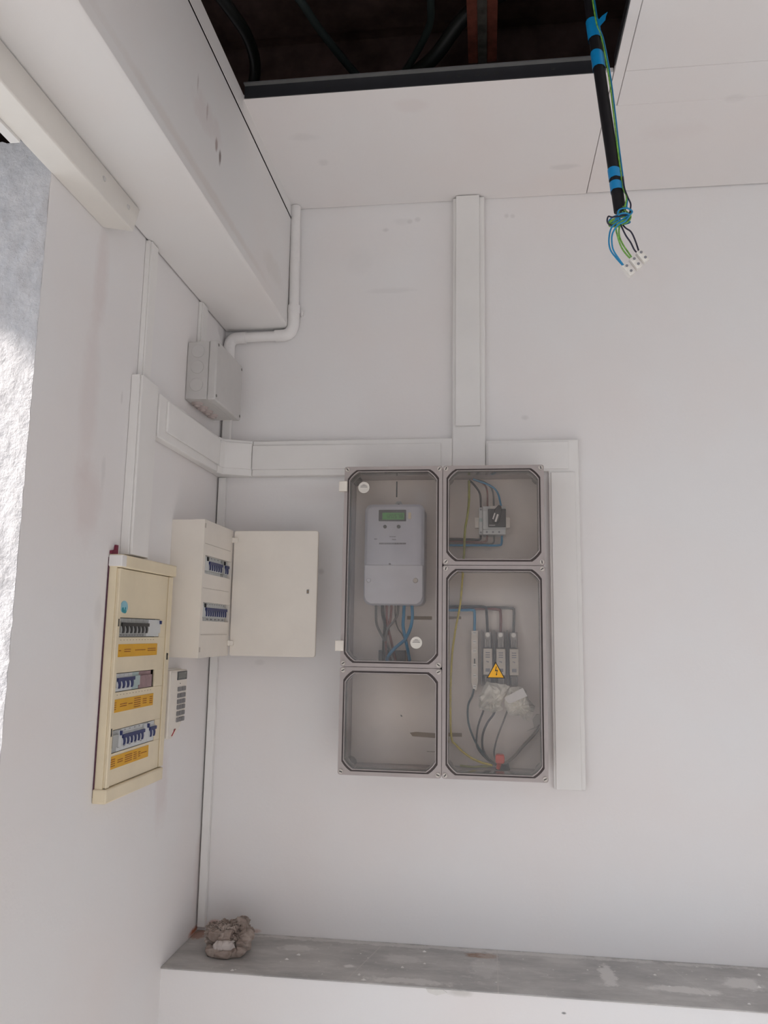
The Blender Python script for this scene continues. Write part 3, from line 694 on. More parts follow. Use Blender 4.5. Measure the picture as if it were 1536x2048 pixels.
# ------------------------------------------------------------------ modular meter enclosures
FYE = -0.180
def enclosure(label, x0, x1, z0, z1, screws_seed):
    e = thing('meter_enclosure', label, 'electrical enclosure', ((x0+x1)/2, 0, z0), 'clear-lidded meter enclosures')
    g = 0.0006; x0 += g; x1 -= g; z0 += g; z1 -= g; t = 0.004
    obj('base_tray', MB().box(x0, x0+t, -0.130, -0.0005, z0, z1).box(x1-t, x1, -0.130, -0.0005, z0, z1).box(x0+t, x1-t, -0.130, -0.0005, z0, z0+t)
        .box(x0+t, x1-t, -0.130, -0.0005, z1-t, z1), M_base, e)
    obj('mounting_plate', bx(x0+t+0.001, x1-t-0.001, -0.009, -0.0006, z0+t+0.001, z1-t-0.001), M_plate, e)
    # lid: frame (outer rim with notched inner outline), gasket line, clear pane
    r, c = 0.0095, 0.024
    def notched(i, cc):
        a, b_, p, q = x0+i, x1-i, z0+i, z1-i
        pts = []
        for (X, Z, sx, sz, order) in ((b_, q, -1, -1, 0), (a, q, 1, -1, 1), (a, p, 1, 1, 0), (b_, p, -1, 1, 1)):
            s1 = [(X, Z+sz*cc), (X+sx*cc*0.28, Z+sz*cc*0.62), (X+sx*cc*0.62, Z+sz*cc*0.28), (X+sx*cc, Z)]
            pts += s1 if order == 0 else s1[::-1]
        return pts
    def ring(outer, inner, y0, y1):
        """solid ring between two polygons of equal point count"""
        n = len(outer); v = [(p[0], y0, p[1]) for p in outer]+[(p[0], y0, p[1]) for p in inner]+[(p[0], y1, p[1]) for p in outer]+[(p[0], y1, p[1]) for p in inner]
        f = []
        for i in range(n):
            j = (i+1) % n
            f += [(i, j, n+j, n+i), (2*n+i, 3*n+i, 3*n+j, 2*n+j), (i, 2*n+i, 2*n+j, j), (n+i, n+j, 3*n+j, 3*n+i)]
        return MB().add(v, f)
    rr = rrect(x0, x1, z0, z1, 0.006, 3)
    rim = ring(rr, notched(r, c), FYE+0.006, FYE)
    obj('lid_frame', rim, M_rim, e)
    obj('lid_skirt', ring(rrect(x0, x1, z0, z1, 0.006, 3), rrect(x0+0.003, x1-0.003, z0+0.003, z1-0.003, 0.005, 3), -0.131, FYE+0.006), M_base, e)
    obj('gasket', ring(notched(r-0.0010, c), notched(r+0.0048, c), FYE+0.0035, FYE+0.0015), M_gasket, e)
    inn = notched(r+0.0045, c)
    obj('lid_edge', ring(inn, notched(r+0.0062, c), FYE+0.010, FYE-0.004), M_rim, e, smooth=False)
    obj('clear_pane', MB().prism(notched(r+0.0061, c), 'y', FYE-0.0030, FYE-0.0035), M_pane, e)
    # smoky inner wall of the clear lid
    obj('lid_wall', ring(notched(r+0.0062, c), notched(r+0.0072, c), -0.132, FYE+0.010), M_divider, e)
    random.seed(screws_seed)
    for sx, sz in ((x0+0.0085, z0+0.0085), (x1-0.0085, z0+0.0085), (x0+0.0085, z1-0.0085), (x1-0.0085, z1-0.0085)):
        s = obj('lid_screw', MB().cyl((sx, FYE, sz), (sx, FYE-0.0035, sz), 0.0062, 0.0058, seg=20), M_screw, e, smooth=True)
        a = random.uniform(0.2, 2.9); dx, dz = math.cos(a)*0.0042, math.sin(a)*0.0042; px, pz = -dz*0.26, dx*0.26
        obj('screw_slot', MB().prism([(sx-dx-px, sz-dz-pz), (sx+dx-px, sz+dz-pz), (sx+dx+px, sz+dz+pz), (sx-dx+px, sz-dz+pz)], 'y', FYE-0.0036, FYE-0.0042), M_slot, s)
        ux = 1 if sx < (x0+x1)/2 else -1; uz = 1 if sz < (z0+z1)/2 else -1
        cx_, cz_ = (x0+t if ux > 0 else x1-t), (z0+t if uz > 0 else z1-t)
        obj('corner_post', MB().prism([(cx_, cz_), (cx_+ux*0.019, cz_), (cx_+ux*0.017, cz_+uz*0.009), (cx_+ux*0.009, cz_+uz*0.017), (cx_, cz_+uz*0.019)], 'y', -0.125, -0.010), M_divider, e)
    return e
XA, XM, XB = 0.4205, 0.6905, 0.9595
ZT, ZB = 2.1405, 1.3245
ZLM, ZRM = 1.6005, 1.8705
e_meter = enclosure('tall clear-lidded enclosure holding the meter, upper left of the group of four', XA, XM, ZLM, ZT, 1)
e_empty = enclosure('empty square clear-lidded enclosure at the lower left of the group', XA, XM, ZB, ZLM, 2)
e_switch = enclosure('square clear-lidded enclosure with the black rotary switch, upper right', XM, XB, ZRM, ZT, 3)
e_fuse = enclosure('tall clear-lidded enclosure with fuses and warning triangle, lower right', XM, XB, ZB, ZRM, 4)
# pale hinges clipped on left edge of the meter enclosure lid
for z in (2.085, 1.655):
    obj('lid_hinge', MB().box(XA-0.013, XA+0.010, FYE-0.010, FYE+0.012, z-0.014, z+0.014), M_offwhite, e_meter, bevel=0.002)

def wire(label, pts, r, mat, group=None, name='wire'):
    cx = sum(p[0] for p in pts)/len(pts); cz = sum(p[2] for p in pts)/len(pts)
    group = group or ('wires hanging with the conduit' if pts[0][1] < -0.5 else 'wires under the meter' if cx < 0.69 else 'wires in the rotary switch enclosure' if cz > 1.87 else 'wires in the fuse enclosure')
    o = obj(name, MB().tube(pts, r, seg=8, sub=5), mat, smooth=True); tag(o, label, 'wire', group); return o

# ---- the meter
mt = thing('electricity_meter', 'blue-grey electricity meter with green display behind a clear lid', 'meter', (0.55, -0.03, 1.766))
mx0, mx1, mz0, mz1 = 0.467, 0.635, 1.766, 2.049
def rbox(x0, x1, z0, z1, r, y0, y1, inset, bev):
    mb = MB(); A = rrect(x0, x1, z0, z1, r, 6); B = rrect(x0+bev, x1-bev, z0+bev, z1-bev, max(r-bev*0.4, 0.004), 6); n = len(A)
    v = [(p[0], y0, p[1]) for p in A]+[(p[0], y1+bev*0.8, p[1]) for p in A]+[(p[0]*0.35+q[0]*0.65, y1+bev*0.22, p[1]*0.35+q[1]*0.65) for p, q in zip(A, B)]+[(p[0], y1, p[1]) for p in B]
    f = [tuple(range(n))]
    for k in range(3):
        for i in range(n): f.append((k*n+i, k*n+(i+1) % n, (k+1)*n+(i+1) % n, (k+1)*n+i))
    f.append(tuple(range(4*n-1, 3*n-1, -1)))
    return mb.add(v, f)
obj('case', rbox(mx0, mx1, mz0+0.0005, mz1, 0.020, -0.010, -0.100, 0, 0.010), M_meter, mt, smooth=True)
tc = [(0.4715, 1.8775), (0.4690, 1.8765), (0.4690, 1.790), (0.4745, 1.7765), (0.487, 1.7685), (0.615, 1.7685), (0.6275, 1.7765), (0.633, 1.790), (0.633, 1.8765), (0.6305, 1.8775)]
obj('terminal_cover', MB().prism(tc, 'y', -0.080, -0.1030), M_meterw, mt, smooth=True, bevel=0.005, seg=3)
obj('hanger', MB().prism([(0.536, 2.050), (0.572, 2.050), (0.560, 2.070), (0.548, 2.070)], 'y', -0.018, -0.012).cyl((0.554, -0.020, 2.060), (0.554, -0.0095, 2.060), 0.0035, seg=12), M_brk, mt)
obj('hook_screw', MB().cyl((0.554, -0.0205, 2.057), (0.554, -0.024, 2.057), 0.005, seg=12), M_slot, mt, smooth=True)
db = obj('display_bezel', MB().prism(rrect(0.507, 0.584, 2.000, 2.032, 0.002), 'y', -0.100, -0.1025), M_frame, mt)
obj('screen', bx(0.517, 0.579, -0.1028, -0.1025, 2.004, 2.024), M_lcd, db)
mb = MB()
def seg7(mb, x, z, h, on, y=-0.103):
    w_ = h*0.55; t_ = h*0.11
    segs = {'a': (0, w_, h-t_, h), 'g': (0, w_, h/2-t_/2, h/2+t_/2), 'd': (0, w_, 0, t_), 'f': (0, t_, h/2, h), 'b': (w_-t_, w_, h/2, h), 'e': (0, t_, 0, h/2), 'c': (w_-t_, w_, 0, h/2)}
    for s_ in on: a, b_, c, d = segs[s_]; mb.box(x+a, x+b_, y, y+0.0002, z+c, z+d)
for i, on in enumerate(('bc', 'abged', 'abcdef', 'acdfg', 'abc', 'abcdefg')): seg7(mb, 0.526+i*0.0085, 2.0085, 0.0105, on)
obj('digits', mb, M_lcdk, db)
obj('seal_tag', MB().prism(rrect(0.590, 0.598, 2.006, 2.024, 0.002, 3), 'y', -0.100, -0.103), M_cream, mt)
for x in (0.525, 0.5635):
    obj('push_button', MB().cyl((x, -0.100, 1.9845), (x, -0.1035, 1.9845), 0.005, seg=16), M_frame, mt, smooth=True)
mb = MB(); random.seed(5)
for z, a, b_, hh in ((1.9565, 0.538, 0.556, 0.002), (1.9495, 0.495, 0.503, 0.0025), (1.9485, 0.545, 0.556, 0.002), (1.937, 0.509, 0.585, 0.0045)):
    x = a
    while x < b_:
        l = random.uniform(0.002, 0.006); mb.box(x, min(x+l, b_), -0.1004, -0.0999, z-hh/2, z+hh/2); x += l+0.0007
obj('printed_text', mb, M_printg, mt)
obj('cover_screw', MB().cyl((0.612, -0.103, 1.834), (0.612, -0.108, 1.834), 0.007, 0.006, seg=18), M_screw, mt, smooth=True)
obj('cover_screw', MB().cyl((0.482, -0.103, 1.834), (0.482, -0.108, 1.834), 0.0065, 0.005, seg=18), M_meterw, mt, smooth=True)
obj('seal_eye', MB().cyl((0.540, -0.1005, 1.8795), (0.540, -0.104, 1.8795), 0.003, seg=12), M_printg, mt, smooth=True)
# slot + labels on the plate / lid
obj('plate_slot', bx(0.5445, 0.548, -0.0098, -0.009, 2.084, 2.131), M_slot, e_meter)
obj('plate_tape', bx(0.581, 0.652, -0.0098, -0.009, 1.729, 1.739), M_tapebrown, e_meter)
obj('cable_entry', bx(0.503, 0.578, -0.030, -0.009, 1.606, 1.642), M_wdark, e_meter)
obj('plate_tape', MB().prism([(0.592, 1.4155), (0.600, 1.406), (0.670, 1.403), (0.670, 1.416), (0.610, 1.4185)], 'y', -0.0096, -0.009), M_tapebrown, e_empty)
obj('plate_scratch', bx(0.640, 0.672, -0.0094, -0.009, 1.3658, 1.3672), M_tapebrown, e_empty)
obj('plate_mark', MB().prism([(0.565, 1.464), (0.569, 1.463), (0.571, 1.458), (0.566, 1.459)], 'y', -0.0096, -0.009), M_wgrey, e_empty)
for (x, z) in ((0.476, 2.081), (0.623, 1.666)):
    s = obj('inspection_sticker', MB().cyl((x, FYE-0.0036, z), (x, FYE-0.0040, z), 0.0155, seg=32), M_sticker, e_meter, label='round white sticker')
    mb = MB(); random.seed(9)
    for zz, hw in ((0.0075, 0.004), (0.0045, 0.0085), (0.0012, 0.0095)):
        xx = x-hw
        while xx < x+hw:
            l = random.uniform(0.0012, 0.0028); mb.box(xx, min(xx+l, x+hw), FYE-0.0042, FYE-0.0040, z+zz-0.0007, z+zz+0.0007); xx += l+0.0005
    obj('sticker_lettering', mb, M_printk, s)

wires = {
'm_grey_l': [(0.499,-0.07,1.780),(0.496,-0.045,1.74),(0.499,-0.045,1.712),(0.513,-0.045,1.684),(0.531,-0.045,1.654),(0.547,-0.03,1.612)],
'm_black': [(0.516,-0.07,1.780),(0.515,-0.035,1.74),(0.521,-0.035,1.712),(0.519,-0.035,1.67),(0.517,-0.03,1.612)],
'm_brown1': [(0.529,-0.07,1.780),(0.528,-0.05,1.733),(0.533,-0.05,1.698),(0.54,-0.05,1.671),(0.552,-0.03,1.612)],
'm_brown2': [(0.543,-0.07,1.780),(0.539,-0.055,1.733),(0.531,-0.055,1.696),(0.526,-0.055,1.664),(0.529,-0.03,1.612)],
'm_grey_r': [(0.562,-0.07,1.780),(0.559,-0.06,1.743),(0.548,-0.06,1.722),(0.534,-0.06,1.705),(0.527,-0.06,1.678),(0.522,-0.03,1.612)],
'm_grey_thin': [(0.552,-0.07,1.780),(0.551,-0.035,1.727),(0.559,-0.035,1.702),(0.571,-0.035,1.685),(0.581,-0.035,1.658),(0.587,-0.03,1.613)],
'm_blue1': [(0.579,-0.07,1.780),(0.575,-0.05,1.738),(0.574,-0.05,1.71),(0.58,-0.05,1.678),(0.587,-0.05,1.647),(0.592,-0.03,1.613)],
'm_blue2': [(0.599,-0.07,1.780),(0.601,-0.062,1.738),(0.596,-0.062,1.706),(0.584,-0.062,1.678),(0.575,-0.062,1.667),(0.553,-0.062,1.649),(0.537,-0.062,1.63),(0.525,-0.03,1.612)]}
wire('grey wire leaving the far left of the meter bottom', wires['m_grey_l'], 0.0035, M_wgrey)
wire('thick dark grey wire dropping straight below the meter left of the brown wires', wires['m_black'], 0.0048, M_wdark)
wire('left brown wire under the meter, swinging right to the cable entry', wires['m_brown1'], 0.0036, M_wbrown)
wire('right brown wire under the meter, crossing its twin brown wire', wires['m_brown2'], 0.0036, M_wbrown)
wire('grey wire under the meter crossing in front of the brown wires', wires['m_grey_r'], 0.0033, M_wgrey)
wire('thin grey wire under the meter curving right behind the blue wires', wires['m_grey_thin'], 0.0020, M_wgrey)
wire('left blue wire under the meter, running down to the right', wires['m_blue1'], 0.0045, M_wlblue)
wire('right blue wire under the meter, crossing down to the left', wires['m_blue2'], 0.0045, M_wlblue)

# ---- rotary switch
sw = thing('rotary_switch', 'grey isolator with square black rotary knob plate in the upper right enclosure', 'switch', (0.83, -0.01, 1.96))
obj('body', MB().box(0.797, 0.860, -0.070, -0.0095, 1.966, 2.046).box(0.797, 0.860, -0.078, -0.070, 1.98, 2.033), M_brk, sw, bevel=0.001)
obj('side_module', bx(0.786, 0.7965, -0.062, -0.0095, 1.968, 2.044), M_brk, sw, bevel=0.001)
obj('din_rail', MB().box(0.775, 0.873, -0.018, -0.0095, 1.992, 2.022), M_metal, sw)
obj('side_window', bx(0.787, 0.7955, -0.0626, -0.062, 2.003, 2.013), M_teal, sw)
pl = obj('knob_plate', MB().prism(rrect(0.8115, 0.8605, 1.985, 2.0355, 0.002), 'y', -0.078, -0.090), M_black, sw, bevel=0.0008)
kn = MB()
ang = math.radians(18)
def rot(pts, cx, cz, a): return [(cx+(p[0])*math.cos(a)+(p[1])*math.sin(a), cz-(p[0])*math.sin(a)+(p[1])*math.cos(a)) for p in pts]
kn.prism(rot([(-0.009, -0.014), (0.009, -0.014), (0.010, 0.02), (0.004, 0.033), (-0.004, 0.033), (-0.010, 0.02)], 0.8345, 2.011, ang*0.9), 'y', -0.090, -0.108)
obj('knob', kn, M_black, sw, bevel=0.0015)
obj('knob_mark', MB().prism(rot([(-0.0015, -0.010), (0.0018, -0.010), (0.0018, 0.008), (-0.0015, 0.008)], 0.8275, 2.0135, ang), 'y', -0.108, -0.1084)
    .prism(rot([(-0.0022, -0.012), (0.0026, -0.012), (0.0026, 0.010), (-0.0022, 0.010)], 0.8350, 2.0080, ang), 'y', -0.108, -0.1084), M_white, sw)
mb = MB(); x = 0.8145
for l in (0.0015, 0.0018, 0.0012, 0.002, 0.0015, 0.0018, 0.0015): mb.box(x, x+l, -0.0903, -0.090, 1.9885, 1.9905); x += l+0.0008
obj('plate_lettering', mb, M_white, pl)
obj('top_label', bx(0.818, 0.850, -0.0785, -0.078, 2.036, 2.0455), M_offwhite, sw)
for x in (0.7915, 0.808, 0.825, 0.842):
    obj('terminal_screw', MB().cyl((x, -0.0705 if x > 0.797 else -0.0625, 1.973), (x, -0.0715 if x > 0.797 else -0.0635, 1.973), 0.0028, seg=12), M_printg, sw, smooth=True)
obj('terminal_screw', MB().cyl((0.7915, -0.0625, 2.038), (0.7915, -0.0635, 2.038), 0.0028, seg=12), M_printg, sw, smooth=True)

W2 = {
'green_up': [(0.758,-0.05,2.1235),(0.758,-0.05,2.068),(0.754,-0.05,2.024),(0.747,-0.05,1.982),(0.744,-0.05,1.911),(0.741,-0.05,1.880)],
'yellow_lo': [(0.741,-0.05,1.862),(0.733,-0.05,1.77),(0.72,-0.05,1.701),(0.711,-0.05,1.633),(0.708,-0.05,1.565),(0.707,-0.05,1.484),(0.71,-0.05,1.411),(0.722,-0.05,1.392),(0.747,-0.05,1.37),(0.78,-0.05,1.352),(0.82,-0.05,1.342)],
'sw_black': [(0.758,-0.04,2.127),(0.775,-0.04,2.11),(0.789,-0.04,2.086),(0.7915,-0.05,2.046)],
'sw_brown': [(0.766,-0.04,2.13),(0.796,-0.04,2.117),(0.809,-0.04,2.098),(0.810,-0.05,2.047)],
'sw_grey': [(0.766,-0.035,2.131),(0.803,-0.035,2.121),(0.825,-0.035,2.096),(0.828,-0.05,2.047)],
'sw_blue': [(0.769,-0.045,2.129),(0.815,-0.045,2.111),(0.838,-0.045,2.09),(0.849,-0.05,2.047)],
'sb_1': [(0.7,-0.03,1.958),(0.76,-0.03,1.957),(0.788,-0.03,1.957),(0.7915,-0.045,1.967)],
'sb_2': [(0.7,-0.03,1.951),(0.76,-0.03,1.95),(0.803,-0.03,1.95),(0.809,-0.045,1.9655)],
'sb_3': [(0.7,-0.035,1.945),(0.775,-0.035,1.943),(0.822,-0.035,1.944),(0.829,-0.045,1.9655)],
'sb_4': [(0.7,-0.04,1.939),(0.789,-0.04,1.939),(0.840,-0.04,1.939),(0.849,-0.041,1.945),(0.850,-0.045,1.9655)],
'fb_blue': [(0.699,-0.042,1.756),(0.746,-0.042,1.757),(0.767,-0.042,1.757),(0.773,-0.042,1.75),(0.773,-0.042,1.697)],
'fb_1': [(0.699,-0.035,1.767),(0.76,-0.035,1.767),(0.799,-0.035,1.766),(0.806,-0.035,1.755),(0.809,-0.035,1.697)],
'fb_2': [(0.699,-0.030,1.760),(0.788,-0.030,1.761),(0.837,-0.030,1.76),(0.845,-0.030,1.75),(0.845,-0.035,1.698)],
'fb_3': [(0.698,-0.022,1.764),(0.816,-0.022,1.765),(0.874,-0.022,1.764),(0.882,-0.024,1.756),(0.88,-0.035,1.698)],
'lo_n': [(0.771,-0.045,1.542),(0.766,-0.045,1.523),(0.755,-0.045,1.496),(0.756,-0.045,1.452),(0.771,-0.045,1.409),(0.794,-0.045,1.374),(0.821,-0.045,1.349),(0.832,-0.045,1.342)],
'lo_1': [(0.812,-0.045,1.535),(0.797,-0.045,1.486),(0.783,-0.045,1.446),(0.778,-0.045,1.413),(0.78,-0.045,1.387),(0.8,-0.040,1.361),(0.826,-0.035,1.341)],
'lo_2': [(0.845,-0.05,1.535),(0.827,-0.05,1.482),(0.808,-0.05,1.454),(0.795,-0.05,1.423),(0.794,-0.05,1.388),(0.807,-0.05,1.362),(0.829,-0.054,1.342)],
'lo_3': [(0.879,-0.04,1.535),(0.856,-0.04,1.471),(0.841,-0.04,1.434),(0.83,-0.04,1.401),(0.825,-0.035,1.368),(0.834,-0.030,1.345)],
'lo_g2': [(0.733,-0.04,1.336),(0.767,-0.04,1.3345),(0.80,-0.04,1.337),(0.822,-0.04,1.340)],
'diag': [(0.9505,-0.028,1.448),(0.932,-0.034,1.424),(0.905,-0.038,1.396),(0.880,-0.04,1.368),(0.862,-0.04,1.352),(0.848,-0.04,1.344)]}
wire('olive green earth wire in the rotary switch enclosure', W2['green_up'], 0.0034, M_wolive)
wire('long yellow earth wire down the left side of the fuse enclosure', W2['yellow_lo'], 0.0030, M_wyellow)
wire('dark wire feeding the top left terminal of the rotary switch', W2['sw_black'], 0.0030, M_wdark)
wire('brown wire feeding the top of the rotary switch', W2['sw_brown'], 0.0026, M_wbrown)
wire('grey wire arching to the top of the rotary switch beside the blue wire', W2['sw_grey'], 0.0026, M_wgrey)
wire('blue wire arching to the top right terminal of the rotary switch', W2['sw_blue'], 0.0028, M_wlblue)
wire('topmost grey wire leaving the bottom of the rotary switch to the left', W2['sb_1'], 0.0032, M_wdark)
wire('brown wire leaving the bottom of the rotary switch to the left', W2['sb_2'], 0.0032, M_wbrown)
wire('second grey wire under the rotary switch, above the blue wire', W2['sb_3'], 0.0030, M_wgrey)
wire('blue wire bent square under the rotary switch', W2['sb_4'], 0.0032, M_wlblue)
wire('blue wire bent down into the neutral bar', W2['fb_blue'], 0.0040, M_wlblue)
wire('dark wire bent down into the left fuse holder', W2['fb_1'], 0.0038, M_wdark)
wire('brown wire bent down into the middle fuse holder', W2['fb_2'], 0.0038, M_wbrown)
wire('grey wire bent down into the right fuse holder', W2['fb_3'], 0.0036, M_wgrey)
wire('blue-grey wire curving down from the neutral bar', W2['lo_n'], 0.0028, plain('dull_blue_grey_wire', (0.05, 0.09, 0.10), 0.45))
wire('leftmost dark wire curving down below the polythene', W2['lo_1'], 0.0026, M_wdark)
wire('middle dark wire curving down below the polythene', W2['lo_2'], 0.0029, M_wdark)
wire('rightmost grey wire curving down below the polythene', W2['lo_3'], 0.0024, M_wgrey)
wire('short olive wire lying along the bottom of the fuse enclosure', W2['lo_g2'], 0.0032, M_wolive)
wire('grey cable slanting from the right edge to the foot of the fuse enclosure', W2['diag'], 0.0042, plain('pale_grey_cable', (0.34, 0.31, 0.28), 0.5), name='cable')
obj('plate_tape', bx(0.702, 0.735, -0.0098, -0.009, 1.732, 1.7395), M_tapebrown, e_fuse)
obj('plate_tape', bx(0.702, 0.737, -0.0098, -0.009, 1.409, 1.419), M_tapebrown, e_fuse)
obj('corner_flap', MB().prism([(0.915, 1.430), (0.953, 1.445), (0.953, 1.475), (0.942, 1.476), (0.930, 1.462), (0.934, 1.440)], 'y', -0.012, -0.009), plain('greyish_flap', (0.55, 0.52, 0.47), 0.6), e_fuse)  # flap in its own greyish colour
obj('entry_bush', MB().cyl((0.848, -0.035, 1.3295), (0.848, -0.035, 1.345), 0.020, 0.017, seg=20), M_slot, e_fuse, smooth=True)
rc = thing('pull_plug', 'orange-red plastic plug at the foot of the fuse enclosure', 'plug', (0.842, -0.07, 1.346))
obj('cap', MB().prism(rrect(0.828, 0.852, 1.352, 1.375, 0.006), 'y', -0.085, -0.058), M_redcap, rc, bevel=0.002)
obj('stem', MB().cyl((0.838, -0.070, 1.352), (0.835, -0.067, 1.336), 0.007, 0.0055, seg=12), M_redcap, rc, smooth=True)

# ---- neutral bar and fuses
nb = thing('neutral_bar', 'pale metal neutral bar with screws left of the three fuses', 'terminal bar', (0.773, -0.03, 1.54))
obj('bar', MB().prism([(0.763, 1.7005), (0.783, 1.7005), (0.783, 1.560), (0.779, 1.538), (0.769, 1.538), (0.763, 1.560)], 'y', -0.046, -0.030), M_brass, nb, bevel=0.001)
for z in (1.6945, 1.670, 1.645, 1.605, 1.578, 1.548):
    s = obj('bar_screw', MB().cyl((0.773, -0.046, z), (0.773, -0.050, z), 0.0055, seg=14), M_metal, nb, smooth=True)
    obj('screw_cross', MB().box(0.7695, 0.7765, -0.0503, -0.050, z-0.0006, z+0.0006), M_slot, s)
obj('slot_hole', bx(0.7712, 0.7748, -0.0464, -0.046, 1.600, 1.624), M_slot, nb)
obj('support', MB().box(0.765, 0.781, -0.030, -0.0095, 1.680, 1.700).box(0.765, 0.781, -0.030, -0.0095, 1.555, 1.575), M_base, nb)
for k, xc in enumerate((0.809, 0.8445, 0.880)):
    fh = thing('fuse_holder', ('left', 'middle', 'right')[k]+' fuse holder of the three beside the neutral bar', 'fuse', (xc, -0.03, 1.56), 'fuse holders in the lower right enclosure')
    obj('base', bx(xc-0.011, xc+0.011, -0.026, -0.0095, 1.552, 1.698), M_base, fh, bevel=0.001)
    for z0, z1 in ((1.655, 1.6975), (1.553, 1.579)):
        obj('contact', MB().box(xc-0.0095, xc+0.0095, -0.040, -0.026, z0, z1).box(xc-0.008, xc-0.004, -0.052, -0.040, z0, z0+0.022).box(xc+0.004, xc+0.008, -0.052, -0.040, z0, z0+0.022), M_fusegrey, fh, bevel=0.0006)
    obj('contact_screw', MB().cyl((xc, -0.040, 1.6895), (xc, -0.045, 1.6895), 0.0062, seg=16), M_metal, fh, smooth=True)
    fu = obj('fuse_cartridge', bx(xc-0.0125, xc+0.0125, -0.066, -0.030, 1.5815, 1.6525), M_ceramic, fh, bevel=0.0015)
    mb = MB()
    for r_ in range(3): mb.box(xc-0.006, xc+0.006, -0.0663, -0.066, 1.628+r_*0.006, 1.6305+r_*0.006)
    mb.box(xc-0.004, xc-0.001, -0.0663, -0.066, 1.6165, 1.619).cyl((xc+0.001, -0.0663, 1.6165), (xc+0.001, -0.066, 1.6165), 0.002, seg=8).box(xc-0.006, xc+0.006, -0.0663, -0.066, 1.590, 1.599)
    obj('print_marks', mb, M_printg, fu)
for x in (0.7925, 0.8265, 0.8625):
    tag(obj('divider_sheet', bx(x-0.0007, x+0.0007, -0.075, -0.0095, 1.552, 1.703), M_divider), 'clear plastic divider standing '+{0.7925: 'left of the left fuse', 0.8265: 'between the left and middle fuses', 0.8625: 'between the middle and right fuses'}[x], 'divider', 'clear dividers between the fuses')

# ---- warning triangle stuck on the lid
ws = thing('warning_sign', 'yellow high-voltage warning triangle stuck on the fuse enclosure lid', 'warning sign', (0.829, FYE-0.0036, 1.581))
yb = FYE-0.0036
obj('border', MB().prism([(0.806, 1.5795), (0.8525, 1.5795), (0.8292, 1.6215)], 'y', yb, yb-0.0004), M_black, ws)
obj('face', MB().prism([(0.8094, 1.5815), (0.8490, 1.5815), (0.8292, 1.6173)], 'y', yb-0.0004, yb-0.0007), plain('signal_yellow', (0.85, 0.42, 0.01), 0.45, var=0.02), ws)
obj('bolt', MB().prism([(0.8300, 1.6095), (0.8318, 1.6095), (0.8296, 1.6000), (0.8345, 1.6010), (0.8318, 1.5905), (0.8334, 1.5902), (0.8304, 1.5858), (0.8292, 1.5905), (0.8305, 1.5905), (0.8318, 1.5982), (0.8268, 1.5968)], 'y', yb-0.0007, yb-0.0010), M_black, ws)

# ---- crumpled polythene wads and a paper tag
def wad(name, label, pts2d, yc, depth, seed):
    """crumpled sheet bundle: jagged outline, faceted skin"""
    random.seed(seed); n = len(pts2d); cx = sum(p[0] for p in pts2d)/n; cz = sum(p[1] for p in pts2d)/n
    v = []; f = []; rings = 5
    for side in (-1, 1):
        for r in range(rings):
            t = 1-r/rings
            for p in pts2d:
                j = random.uniform(-0.0022, 0.0022) if r else 0
                y = yc+side*depth*(1-t**2.2)**0.8+random.uniform(-0.0035, 0.0035)*(1 if r else 0)
                v.append((cx+(p[0]-cx)*t+j, y, cz+(p[1]-cz)*t+j*random.choice((-1, 1))))
        v.append((cx, yc+side*depth, cz))
    half = rings*n+1
    for s in (0, 1):
        b = s*half
        for r in range(rings-1):
            for i in range(n):
                a, c = b+r*n+i, b+r*n+(i+1) % n
                f += [(a, c, c+n), (a, c+n, a+n)]
        for i in range(n): f.append((b+(rings-1)*n+i, b+(rings-1)*n+(i+1) % n, b+rings*n))
    o = obj(name, MB().add(v, f), M_bag); tag(o, label, 'plastic wrap', 'polythene wads in the fuse enclosure'); return o
def jag(pts, seed, k=3, amp=0.0016):
    random.seed(seed); out = []
    for i, p in enumerate(pts):
        q = pts[(i+1) % len(pts)]
        for j in range(k):
            t = j/k; out.append((p[0]+(q[0]-p[0])*t+random.uniform(-amp, amp), p[1]+(q[1]-p[1])*t+random.uniform(-amp, amp)))
    return out
wad('polythene_wad', 'crumpled translucent polythene below the left and middle fuses', jag([(0.784,1.525),(0.806,1.566),(0.843,1.561),(0.866,1.555),(0.857,1.530),(0.846,1.512),(0.848,1.494),(0.822,1.484),(0.805,1.489),(0.786,1.492)], 1), -0.100, 0.018, 21)
wad('polythene_wad', 'crumpled translucent polythene under the white paper tag', jag([(0.853,1.520),(0.866,1.552),(0.890,1.556),(0.910,1.546),(0.916,1.522),(0.934,1.505),(0.926,1.488),(0.918,1.468),(0.904,1.466),(0.894,1.480),(0.872,1.478),(0.860,1.486),(0.853,1.503)], 2), -0.105, 0.018, 22)
pt = MB().prism([(0.852, 1.527), (0.8995, 1.5535), (0.9115, 1.5325), (0.8655, 1.5115), (0.8585, 1.5165)], 'y', -0.1285, -0.1275)
tag(obj('paper_tag', pt, M_white), 'blank white paper tag resting on the polythene in the fuse enclosure', 'paper')

